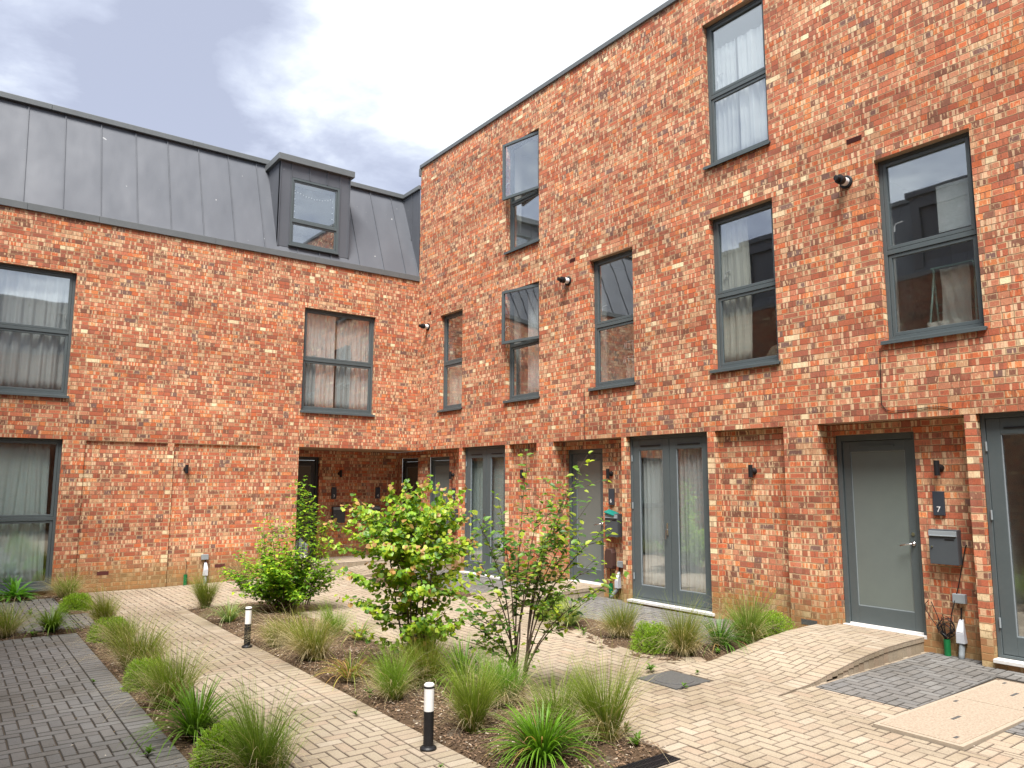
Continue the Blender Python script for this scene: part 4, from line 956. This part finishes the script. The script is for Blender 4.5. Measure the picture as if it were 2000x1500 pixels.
# ------------------------------------------------------------------ planting
def blade(mb, b, d, L, lean, w_, c0, c1, droop, seg=4, side=None):
    """b base, d horizontal unit outward, L length, lean outward reach 0..1, droop 0..1"""
    pts = []; p = Vector(b); el = math.radians(88-lean*45); st_ = L/seg
    for k in range(seg+1):
        pts.append(Vector(p)); e = el-droop*(k/seg)**1.3*1.9
        p += (Vector(d)*math.cos(e)+Vector((0, 0, 1))*math.sin(e))*st_
    s = side or Vector((-d[1], d[0], 0)); vs = []; cs = []
    for k, q in enumerate(pts):
        t_ = k/seg; ww = w_*(1-t_**2.2)*.5+.0004
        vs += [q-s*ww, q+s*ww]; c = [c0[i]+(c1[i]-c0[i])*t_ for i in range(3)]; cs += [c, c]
    mb.add(vs, [(2*k, 2*k+1, 2*k+3, 2*k+2) for k in range(seg)], 0, cs)
def grass(x, y, h, r, label, seed, straw=.3, n=1300, wind=(-.35, -.10), tall=1.0):
    rnd = random.Random(seed); mb = MB(); z = gh(x)+.01
    nc = rnd.randint(3, 6); cl = []; tg = rnd.uniform(.88, 1.25); tr_ = rnd.uniform(.80, 1.12)
    for i in range(nc):
        a_ = rnd.uniform(0, 6.283); q = r*.34*rnd.random(); cl.append((math.cos(a_)*q, math.sin(a_)*q, rnd.uniform(-.9, .6)+wind[0], rnd.uniform(-.7, .6)+wind[1], rnd.uniform(.62, 1.15)))
    h0 = h
    for k in range(n):
        cx, cy, wx, wy, hs_ = cl[rnd.randrange(nc)]; h = h0*hs_
        a_ = rnd.uniform(0, 6.283); rb = r*.17*math.sqrt(rnd.random()); d = Vector((math.cos(a_), math.sin(a_), 0)); q = rnd.random()
        outer = q < straw or q > .95; thatch = q > .95; b = Vector((cx+rb*d.x, cy+rb*d.y, -.01)); wind = (wx, wy)
        dd = (d+Vector((wind[0], wind[1], 0))*rnd.uniform(.4, 1.5)).normalized(); sw = rnd.uniform(0, 6.28); sd_ = Vector((math.cos(sw), math.sin(sw), 0))
        if outer:
            v = rnd.uniform(.8, 1.15); c0 = (.36*v, .29*v, .15*v); c1 = (.56*v, .47*v, .29*v)
            blade(mb, b, dd, (h*.62+r*1.0)*rnd.uniform(.6, 1.1)*(.42 if thatch else 1), rnd.uniform(.45, 1.2), rnd.uniform(.0016, .0028), c0, c1, rnd.uniform(.45, .95), 5, sd_)
        else:
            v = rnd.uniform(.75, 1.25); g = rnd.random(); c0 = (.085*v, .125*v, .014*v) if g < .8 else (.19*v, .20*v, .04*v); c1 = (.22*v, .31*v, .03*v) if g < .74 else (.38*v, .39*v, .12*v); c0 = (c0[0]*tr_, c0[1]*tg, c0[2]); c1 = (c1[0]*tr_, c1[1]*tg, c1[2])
            blade(mb, b, dd, h*rnd.uniform(.55, 1.15)*tall, rnd.uniform(.02, .62)*min(1.4, r/h*1.7), rnd.uniform(.0018, .0034), c0, c1, rnd.uniform(.05, .75)**1.3, 5, sd_)
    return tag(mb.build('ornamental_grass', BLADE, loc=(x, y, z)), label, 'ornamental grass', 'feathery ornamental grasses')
def strap(x, y, h, r, label, seed, n=85, dead=0.0, c=(.045, .125, .016), tip=(.11, .24, .03), w_=.013, cat='strappy plant'):
    rnd = random.Random(seed); mb = MB(); z = gh(x)+.01
    for k in range(n):
        a_ = rnd.uniform(0, 6.283); d = Vector((math.cos(a_), math.sin(a_), 0)); b = d*rnd.uniform(0, .05); t_ = rnd.random(); v = rnd.uniform(.7, 1.3)
        if rnd.random() < dead: c0, c1, dr = (.30*v, .17*v, .06*v), (.42*v, .27*v, .10*v), rnd.uniform(.8, 1.1)
        else: c0, c1, dr = tuple(q*v*.9 for q in c), tuple(q*v*1.15 for q in tip), rnd.uniform(.6, 1.2)*t_+.22
        blade(mb, b, d, (h*(1-t_)*1.08+(h*.9+r*.95)*t_)*rnd.uniform(.75, 1.1), .1+t_*1.05, w_*rnd.uniform(.7, 1.15), c0, c1, dr, 6)
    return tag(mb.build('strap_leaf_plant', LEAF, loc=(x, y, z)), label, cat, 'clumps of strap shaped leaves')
def leaf(mb, p, d, n, L, W, col, fold=.18, shape=0, curl=.15):
    d = d.normalized(); s = d.cross(n).normalized(); n = s.cross(d).normalized()
    prof = ((.30, .46), (.68, .36)) if shape == 0 else ((.26, .50), (.62, .50)) if shape == 1 else ((.35, .30), (.7, .22))
    (a, wa), (b, wb) = prof; P_ = lambda t_, w_, h_: p+d*(L*t_)+s*(W*w_)+n*(W*h_-curl*L*t_*t_)
    vs = [P_(0, 0, 0), P_(a, -wa, fold), P_(b, -wb, fold), P_(1, 0, 0), P_(b, wb, fold), P_(a, wa, fold), P_(a, 0, 0), P_(b, 0, 0)]
    mb.add(vs, [(0, 6, 1), (1, 6, 7, 2), (2, 7, 3), (0, 5, 6), (6, 5, 4, 7), (7, 4, 3)], 0, [(col[0]*q, col[1]*q, col[2]*q) for q in (.9, 1, 1, 1, 1, 1, .85, .9)])
def mound(x, y, h, r, label, seed, n=5200, col=(.26, .42, .04), ls=.024):
    rnd = random.Random(seed); mb = MB(); z = gh(x)
    lob = [(rnd.uniform(0, 6.28), rnd.uniform(.2, .55), rnd.uniform(.5, .8)) for _ in range(6)]
    for k in range(n):
        if k % 3: a_, q, s_ = lob[rnd.randrange(6)]; cx, cy, rr_ = math.cos(a_)*r*q, math.sin(a_)*r*q, r*s_*.62
        else: cx = cy = 0; rr_ = r*.85
        u_ = rnd.uniform(0, 6.283); v_ = math.acos(rnd.uniform(-.1, 1)); f_ = rnd.uniform(.72, 1.04)
        nn = Vector((math.cos(u_)*math.sin(v_), math.sin(u_)*math.sin(v_), math.cos(v_)))
        p = Vector((cx+nn.x*rr_*f_, cy+nn.y*rr_*f_, max(.01, nn.z*h*.93*f_*(1 if k % 3 else 1.02))))
        d = (nn+Vector((rnd.uniform(-.7, .7), rnd.uniform(-.7, .7), rnd.uniform(-.2, .9)))).normalized(); v = rnd.uniform(.6, 1.3)
        yv = rnd.random(); c_ = (col[0]*v*(1.35 if yv > .8 else 1), col[1]*v*(1.15 if yv > .8 else 1), col[2]*v)
        leaf(mb, p, d, Vector((rnd.uniform(-1, 1), rnd.uniform(-1, 1), 1.2)), ls*rnd.uniform(.8, 1.5), ls*.55, c_, .2, 2)
    f_ = mb
    root = tag(empty('low_shrub', (x, y, z)), label, 'shrub', 'low rounded bright green shrubs')
    f_.build('foliage', LEAF, root)
    st_ = MB()
    for k in range(16):
        a_ = k*2.4; q = .25+.6*rnd.random(); st_.tube([(0, 0, 0), (math.cos(a_)*r*q*.5, math.sin(a_)*r*q*.5, h*.5), (math.cos(a_)*r*q, math.sin(a_)*r*q, h*.8)], [.006, .004, .002], 5)
    st_.build('stems', BARK, root)
    return root
def weed(x, y, s, label, seed, n=14, col=(.13, .26, .03)):
    rnd = random.Random(seed); mb = MB()
    for k in range(n):
        a_ = rnd.uniform(0, 6.28); e = rnd.uniform(.25, 1.2); d = Vector((math.cos(a_)*math.cos(e), math.sin(a_)*math.cos(e), math.sin(e)))
        p = Vector((0, 0, rnd.uniform(0, s*.45))); v = rnd.uniform(.8, 1.3); leaf(mb, p, d, Vector((-d.x*.3, -d.y*.3, 1)), s*rnd.uniform(.5, 1), s*.28, tuple(q*v for q in col), .15, 0, .3)
    return tag(mb.build('weed', LEAF, loc=(x, y, gh(x)+.012)), label, 'weed', 'small self sown weeds')

GR = [(-6.98, -.51, .40, .34, 'straw edged grass tuft against the brick wall by the tall ground floor window', .55),
 (-6.90, -3.66, .44, .17, 'thin upright grass farthest along the left bed, beside the low bright shrub', .2),
 (-6.93, -5.26, .40, .30, 'third grass tuft of the left bed, spilling over a low shrub', .3),
 (-7.00, -6.55, .50, .36, 'wide rounded grass tuft in the middle of the left bed', .35),
 (-7.03, -8.20, .54, .30, 'tall grass with pale skirt just behind the dark strappy clump of the left bed', .4),
 (-6.92, -10.27, .53, .27, 'nearest upright grass tuft cut by the bottom edge of the photo', .15),
 (-8.06, -3.81, .38, .30, 'straw coloured grass at the left edge of the photo', .7),
 (-5.37, -3.02, .50, .20, 'upright grass at the far corner of the middle bed, under the grey wall duct', .15),
 (-5.34, -6.40, .42, .34, 'dark fine grass behind the farther bollard light', .45),
 (-5.36, -7.32, .53, .32, 'pale windswept grass right of the farther bollard light', .55),
 (-4.66, -6.24, .40, .18, 'brownish slim grass between the dense shrub and the round leaved tree', .5),
 (-5.36, -9.22, .42, .22, 'grass tuft at the foot of the round leaved tree, left of the near bollard', .35),
 (-4.96, -9.02, .50, .26, 'broad green grass just behind the near bollard light', .2),
 (-5.30, -10.36, .54, .21, 'tall dark green grass directly right of the near bollard light', .12),
 (-4.62, -8.42, .48, .17, 'olive grass behind the stems of the round leaved tree', .2),
 (-4.72, -9.95, .50, .22, 'grass tuft touching the trunk of the thin stemmed tree', .45),
 (-4.86, -10.86, .52, .25, 'green grass between the thin stemmed tree and the palest near tuft', .25),
 (-4.62, -11.18, .58, .23, 'palest tall grass at the near right tip of the middle bed', .4),
 (-1.92, -8.59, .48, .21, 'grass with straw tail left of the low shrub in the right bed', .5),
 (-2.02, -9.72, .55, .27, 'tall grass between low shrub and dark strappy clump in the right bed', .4),
 (-.90, -9.74, .58, .30, 'tallest grass leaning by the ramp of door number 7', .3)]
for i, (x, y, h, r_, lb, s_) in enumerate(GR): grass(x, y, h*1.10, r_*1.22, lb, 40+i, s_*.62)
ST = [(-7.09, -9.26, .38, .27, 'glossy dark green strappy clump in the left bed near the bottom', .0, 120, (.04, .095, .008), (.12, .23, .018), .015),
 (-7.52, -3.83, .30, .29, 'dark strappy clump on the soil strip between grey paving areas', .05, 130, (.04, .090, .010), (.15, .24, .03), .013),
 (-5.45, -4.50, .30, .30, 'variegated strappy clump at the far end of the middle bed', .05, 90, (.10, .19, .04), (.36, .42, .20), .010),
 (-4.55, -6.75, .22, .32, 'sprawling pale strappy plant in the shade of the round leaved tree', .15, 60, (.12, .19, .04), (.30, .36, .12), .010),
 (-5.42, -8.40, .28, .24, 'small yellow green strappy plant with dead brown leaves', .55, 80, (.14, .22, .03), (.27, .34, .05), .010),
 (-4.68, -9.30, .42, .27, 'bright strappy plant behind the broad green grass in the middle bed', .0, 80, (.07, .17, .02), (.16, .30, .04), .013),
 (-5.28, -11.24, .34, .28, 'large bright green strappy clump at the bottom centre of the photo', .06, 210, (.05, .15, .012), (.15, .29, .025), .013),
 (-1.98, -7.75, .34, .32, 'cream striped strappy clump at the far end of the right bed', .08, 100, (.09, .17, .04), (.38, .40, .18), .011),
 (-1.50, -9.80, .35, .27, 'dark strappy clump in front of the tallest grass in the right bed', .03, 120, (.03, .09, .012), (.10, .21, .03), .012)]
for i, (x, y, h, r_, lb, dd_, n_, c0, c1, w_) in enumerate(ST): strap(x, y, h*1.05, r_*1.1, lb, 80+i, int(n_*1.7), dd_, c0, c1, w_)
MO = [(-7.02, -2.0, .22, .25, 'low bright shrub nearest the wall in the left planting'), (-6.98, -4.75, .24, .24, 'low shrub half buried by grass in the left bed'),
 (-7.10, -7.45, .24, .18, 'low bright shrub left of the tall grass with pale skirt'), (-7.10, -9.95, .25, .20, 'nearest low shrub beside the bottom left grass'),
 (-1.76, -7.15, .29, .27, 'low shrub behind the cream striped strappy clump'), (-2.10, -9.32, .28, .25, 'lime green low shrub at the near corner of the right bed'),
 (-.38, -9.76, .26, .28, 'low shrub against the brick pier by the ramp of door number 7')]
for i, (x, y, h, r_, lb) in enumerate(MO): mound(x, y, h*1.15, r_*1.15, lb, 120+i)
mound(-1.75, -3.6, .35, .30, 'dark low shrub in the farthest bed beside the porch ramp', 133, 1200, (.05, .12, .02), .02)
# broad leaved plant by the window
rnd = random.Random(9); mb = MB()
for k in range(46):
    a_ = rnd.uniform(0, 6.28); e = rnd.uniform(.15, 1.35); d = Vector((math.cos(a_)*math.cos(e), math.sin(a_)*math.cos(e), math.sin(e))); v = rnd.uniform(.7, 1.25)
    leaf(mb, d*.05+Vector((0, 0, .02)), d, Vector((-d.x, -d.y, .8)), rnd.uniform(.22, .38), .075, (.12*v, .30*v, .035*v), .16, 0, .35)
tag(mb.build('broad_leaf_plant', LEAF, loc=(-7.71, -.30, .02)), 'bright broad leaved plant under the tall ground floor window', 'leafy plant')
WD = [(-2.86, -10.0, .13, 'sprawling weed on the far edge of the square inspection cover'), (-2.55, -10.35, .07, 'weed at the right corner of the square inspection cover'), (-3.05, -10.60, .07, 'tiny weed at the near corner of the square inspection cover'),
 (-5.86, -9.46, .06, 'tiny weed on the buff path by the soil edge'), (-4.55, -11.45, .13, 'leafy weed beside the drain grating'), (-7.63, -2.3, .13, 'upright weed on the far grey paving'), (-7.75, -4.0, .11, 'small weed at the corner of the soil strip'),
 (-7.47, -7.0, .06, 'dark little weed in the grey paving joint'), (-7.46, -9.45, .10, 'spidery weed in the grey paving near the bottom'), (-1.75, -9.98, .12, 'bright star shaped weed at the corner of the right bed'), (-2.15, -8.2, .11, 'pale weed left of the straw tailed grass'),
 (-4.42, -11.2, .12, 'grassy weed at the right edge of the middle bed tip'), (-5.5, -9.0, .12, 'light green seedling at the path edge left of the near bollard'), (-7.12, -7.15, .18, 'leafy weed below the wide rounded grass'),
 (-6.95, -6.0, .16, 'weed with narrow leaves in front of the wide rounded grass'), (-5.9, -10.9, .05, 'flat weed on the buff path near the bottom edge')]
for i, (x, y, s_, lb) in enumerate(WD): weed(x, y, s_*.8, lb, 200+i, col=(.10, .20, .025))

# scattered dry leaves, twigs and grit on the paving
rnd = random.Random(77); lt = MB()
for k in range(900):
    x, y = (rnd.uniform(-6.8, .1), rnd.uniform(-14.4, -.1)) if k % 3 else (rnd.uniform(-9.5, -7.3), rnd.uniform(-12, -4.1))
    if k % 2: x = rnd.choice((-5.66, -4.36, -6.82, -7.3))+rnd.gauss(0, .06)
    if -5.6 < x < -4.42 and y < -2.93: continue
    l = rnd.uniform(.003, .013); a_ = rnd.uniform(0, 6.28); z = hgt(x, y)+.004; c_ = Vector((x, y, z)); dx = Vector((math.cos(a_), math.sin(a_), rnd.uniform(0, .3)))*l; dy = Vector((-math.sin(a_), math.cos(a_), 0))*l*rnd.uniform(.3, .8)
    q = rnd.random(); lt.add([c_-dx, c_-dy, c_+dx, c_+dy, c_+Vector((0, 0, l*.4))], [(0, 1, 4), (1, 2, 4), (2, 3, 4), (3, 0, 4)], 0, (.10, .07, .045) if q < .6 else (.22, .15, .07) if q < .85 else (.5, .45, .38))
tag_s(lt.build('leaf_litter', CHIP), 'stuff')
# ------------------------------------------------------------------ shrubs and small trees
RGT = Vector((math.cos(yaw), -math.sin(yaw), 0)); AWAY = Vector((math.sin(yaw), math.cos(yaw), 0))
def curve(p0, p1, bow, n=7, rnd=random):
    p0 = Vector(p0); p1 = Vector(p1); return [p0.lerp(p1, i/n)+Vector(bow)*math.sin(math.pi*i/n)+Vector((rnd.uniform(-1, 1), rnd.uniform(-1, 1), 0))*.006 for i in range(n+1)]
def at(pts, t_):
    f_ = t_*(len(pts)-1); i = min(int(f_), len(pts)-2); return pts[i].lerp(pts[i+1], f_-i), (pts[i+1]-pts[i]).normalized()
# round leaved, layered tree
def cercis():
    rnd = random.Random(21); root = tag(empty('round_leaf_tree', (-4.81, -8.55, .02)), 'multi stemmed small tree with layered round yellow green leaves, some tinged red', 'tree')
    wd = MB(); br = MB(); lf = MB(); stems = []
    for k in range(7):
        a_ = k*.9+.3; top = RGT*(math.cos(a_)*rnd.uniform(.12, .34))+AWAY*(math.sin(a_)*.28)+Vector((0, 0, rnd.uniform(1.35, 1.80)))
        pts = curve((math.cos(a_)*.05, math.sin(a_)*.05, -.02), top, RGT*rnd.uniform(-.05, .05), 8, rnd); stems.append(pts); wd.tube(pts, [.013-.0095*i/8 for i in range(9)], 6)
    tiers = [(.50, .70, 3), (.70, .72, 4), (1.03, .80, 5), (1.31, .78, 6), (.40, .42, 4), (.60, .66, 7), (.80, .58, 6), (.95, .72, 9), (1.10, .66, 8), (1.24, .76, 11), (1.38, .74, 11), (1.50, .80, 13), (1.62, .72, 13), (1.72, .58, 10), (1.84, .36, 7), (1.93, .26, 3)]
    for z, rad, nb in tiers:
        for k in range(nb):
            st_ = stems[rnd.randrange(7)]; t0 = min(.97, z/max(.3, st_[-1].z)); p0, _ = at(st_, max(.1, t0-.06)); a_ = rnd.uniform(0, 6.283)
            rr_ = rad*rnd.uniform(.45, 1.22); bias = -.10 if z > .9 else -.12
            end = RGT*(math.cos(a_)*rr_+bias)+AWAY*(math.sin(a_)*rr_*.8)+Vector((0, 0, z+rnd.uniform(-.04, .10)+(.10 if z > 1.2 else .0)*math.cos(a_)**2))
            pts = curve(p0, end, (0, 0, -.05), 6, rnd); br.tube(pts, [.0055-.0007*i for i in range(7)], 4, cap=False); L_ = (end-p0).length; n_ = int(L_/.0235)
            for i in range(2, n_+1):
                t_ = i/n_; p, dr = at(pts, t_); s_ = 1 if i % 2 else -1; side = Vector((-dr.y, dr.x, 0))*s_
                for rep in range(2 if t_ > .25 else 1):
                    jo = Vector((rnd.gauss(0, .024), rnd.gauss(0, .024), rnd.gauss(-.014, .020)))
                    d = (side*rnd.uniform(.3, 1.0)+dr*rnd.uniform(-.1, .8)+Vector((0, 0, rnd.uniform(-1.0, .1)))).normalized()
                    nn = Vector((d.x*.6-AWAY.x*.5+rnd.uniform(-.4, .4), d.y*.6-AWAY.y*.5+rnd.uniform(-.4, .4), rnd.uniform(.3, 1.0)))
                    q = rnd.random(); v = rnd.uniform(.75, 1.2); tipf = max(0, t_-.72)*2.6*(1.0 if z > 1.0 else .6)
                    if q < tipf*.5: c_ = (.46*v, .27*v, .10*v)
                    elif q < .35+tipf*.3: c_ = (.40*v, .50*v, .04*v)
                    elif q < .84: c_ = (.24*v, .41*v, .03*v)
                    else: c_ = (.09*v, .21*v, .022*v)
                    sz = rnd.uniform(.040, .064)*(.8 if t_ > .93 else 1)
                    leaf(lf, p+jo+d*.015, d, nn, sz, sz*1.0, c_, .10, 1, .1)
    wd.build('trunk', BARK, root); br.build('branches', BARK, root); lf.build('crown', LEAF, root)
cercis()
def thin_tree():
    rnd = random.Random(33); root = tag(empty('thin_stemmed_tree', (-4.52, -9.92, .02)), 'open small tree with thin reddish stems and sparse oval leaves', 'tree')
    wd = MB(); lf = MB(); br = MB()
    tops = [(.57, 2.12), (.09, 2.15), (.44, 1.85), (.74, 1.55), (.22, 1.80), (-.14, 1.75), (-.42, 1.30), (-.32, 1.62), (.74, .92), (-.42, .62), (.30, 1.55), (.55, 1.35), (.02, 1.35), (.50, 1.95), (.62, 1.70), (.40, 1.60), (.52, 1.50), (-.50, .85), (-.30, .95), (.68, 1.20), (-.55, .50), (.84, 1.10)]
    trunk = curve((0, 0, -.02), RGT*-.03+Vector((0, 0, .42)), RGT*.02, 5, rnd); wd.tube(trunk, [.017, .016, .015, .014, .013, .012], 8)
    tr2 = curve(RGT*.07+Vector((0, 0, -.02)), RGT*.10+Vector((0, 0, .34)), RGT*-.02, 5, rnd); wd.tube(tr2, [.013, .012, .011, .010, .010, .010], 8)
    for k, (lx, tz) in enumerate(tops):
        src = tr2 if lx > .4 else trunk; p0, _ = at(src, rnd.uniform(.45, 1.0)); top = RGT*lx*1.18+AWAY*rnd.uniform(-.3, .35)+Vector((0, 0, tz*1.04))
        pts = curve(p0, top, RGT*(-lx*.22)+Vector((0, 0, .03)), 10, rnd); wd.tube(pts, [.0085-.0007*i for i in range(11)], 6)
        subs = [(pts, .42 if tz > 1 else .2, 1.0)]
        for m_ in range(rnd.randint(4, 6)):
            t_ = rnd.uniform(.30, .85); p, dr = at(pts, t_); a_ = rnd.uniform(0, 6.28); e = p+Vector((math.cos(a_), math.sin(a_), rnd.uniform(.1, 1.0))).normalized()*rnd.uniform(.14, .36)
            tw = curve(p, e, (0, 0, -.02), 5, rnd); br.tube(tw, [.0035, .003, .0026, .0022, .0018, .0012], 4, cap=False); subs.append((tw, .15, 1.0))
        for tw, s0, _ in subs:
            L_ = sum((tw[i+1]-tw[i]).length for i in range(len(tw)-1))*(1-s0); n_ = max(4, int(L_/.029))
            for i in range(n_+1):
                p, dr = at(tw, min(.999, s0+(1-s0)*i/n_)); a_ = rnd.uniform(0, 6.28); d = (Vector((math.cos(a_), math.sin(a_), rnd.uniform(-.55, .5)))+dr*.5).normalized()
                v = rnd.uniform(.7, 1.2); q = rnd.random(); c_ = (.36*v, .44*v, .04*v) if q < .15+.25*(i/n_) else (.15*v, .28*v, .035*v) if q < .78 else (.07*v, .17*v, .03*v)
                sz = rnd.uniform(.050, .088); leaf(lf, p+d*.012+Vector((rnd.gauss(0, .022), rnd.gauss(0, .022), rnd.gauss(0, .02))), d, Vector((rnd.uniform(-.5, .5)-AWAY.x*.3, rnd.uniform(-.5, .5)-AWAY.y*.3, 1)), sz, sz*.62, c_, .14, 0, .2)
    wd.v_ = 0; k_ = len(wd.v); wd.v += br.v; wd.f += [tuple(i+k_ for i in f) for f in br.f]; wd.m += br.m; wd.build('trunk', BARK, root); lf.build('crown', LEAF, root)
thin_tree()
def dense_shrub():
    rnd = random.Random(55); root = tag(empty('dense_shrub', (-4.49, -4.12, .02)), 'dense leafy green shrub with two tall climbing shoots, left of the round leaved tree', 'shrub')
    wd = MB(); lf = MB()
    ends = []
    for k in range(75):
        a_ = rnd.uniform(0, 6.28); q = rnd.uniform(.2, 1); ends.append((math.cos(a_)*q*.88-.08, math.sin(a_)*q*.6, rnd.uniform(.35, 1.05)*(1.12-.35*q)))
    shoots = [(.18, 0, 2.0, .55), (.24, .05, 1.95, .50), (.46, -.05, 1.62, .5), (.56, .0, 1.42, .5), (.40, .05, 1.72, .5), (-.33, 0, 1.42, .52), (-.22, .1, 1.22, .5), (-.46, .0, 1.05, .5), (.30, .0, 1.80, .55), (-.05, 0, 1.2, .4), (.50, .0, 1.30, .45), (-.12, .05, 1.32, .5), (.12, -.05, 1.25, .45), (-.40, .0, 1.30, .5), (.52, .05, 1.25, .5), (.20, .1, 1.55, .5)]
    for lx, ly, z, s0 in [(a_, b_, c_, .3) for a_, b_, c_ in ends]+shoots:
        tall = z > .97; end = RGT*(lx-(.10 if z > 1.6 else 0))+AWAY*ly+Vector((0, 0, z)); pts = curve(Vector((rnd.uniform(-.1, .1), rnd.uniform(-.1, .1), -.02)) if not tall else RGT*lx*.6+Vector((0, 0, .1)), end, RGT*rnd.uniform(-.06, .06)+Vector((0, 0, .06)), 9, rnd)
        wd.tube(pts, [.008-.0007*i for i in range(10)], 5, cap=False)
        L_ = (end-pts[0]).length*(1-s0); n_ = int(L_/(.0115 if not tall else .015))
        for i in range(n_+1):
            p, dr = at(pts, min(.999, s0+(1-s0)*i/n_)); a_ = rnd.uniform(0, 6.28); rr_ = rnd.uniform(.0, .17 if tall else .13); off = Vector((math.cos(a_)*rr_, math.sin(a_)*rr_, rnd.uniform(-.04, .05)))
            for _ in range(2):
                b_ = rnd.uniform(0, 6.28); d = Vector((math.cos(b_), math.sin(b_), rnd.uniform(-.5, .35))).normalized(); v = rnd.uniform(.7, 1.25); q = rnd.random(); topb = .25 if p.z+off.z > .65 else .08
                c_ = (.44*v, .58*v, .04*v) if q < topb+.08 else (.23*v, .42*v, .035*v) if q < .8 else (.10*v, .24*v, .03*v)
                sz = rnd.uniform(.042, .070); leaf(lf, p+off, d, Vector((rnd.uniform(-.4, .4), rnd.uniform(-.4, .4), 1)), sz, sz*.68, c_, .12, 0, .18)
    wd.build('stems', BARK, root); lf.build('foliage', LEAF, root)
dense_shrub()
def airy(x, y, h, r, label, seed, col, n=55, ls=.028):
    rnd = random.Random(seed); root = tag(empty('arching_shrub', (x, y, gh(x))), label, 'shrub'); wd = MB(); lf = MB()
    for k in range(n):
        a_ = rnd.uniform(0, 6.28); q = rnd.uniform(.3, 1); pts = curve((0, 0, 0), (math.cos(a_)*r*q, math.sin(a_)*r*q, h*rnd.uniform(.45, 1)), (0, 0, .12), 7, rnd); wd.tube(pts, .0025, 4, cap=False)
        for i in range(26):
            p, dr = at(pts, .25+.74*i/26); b_ = rnd.uniform(0, 6.28); d = Vector((math.cos(b_), math.sin(b_), rnd.uniform(-.3, .6))).normalized(); v = rnd.uniform(.7, 1.3)
            leaf(lf, p, d, Vector((0, 0, 1)), ls*rnd.uniform(.7, 1.3), ls*.4, tuple(c_*v for c_ in col), .1, 2, .2)
    wd.build('stems', BARK, root); lf.build('foliage', LEAF, root)
airy(-4.35, -1.5, .52, .45, 'yellow green arching shrub against the brick behind the dense shrub', 61, (.26, .27, .06))
airy(-3.4, -1.9, .60, .35, 'small dark leafed shrub half hidden between dense shrub and porch', 62, (.05, .12, .02), 40)

for B in (RB, LB):
    for ch in B.children: ch.matrix_parent_inverse = Matrix.Translation(-B.location)
for B in [o for o in COL.objects if o.name.startswith(('facing_block', 'end_block'))]:
    for ch in B.children: ch.matrix_parent_inverse = Matrix.Translation(-B.location)
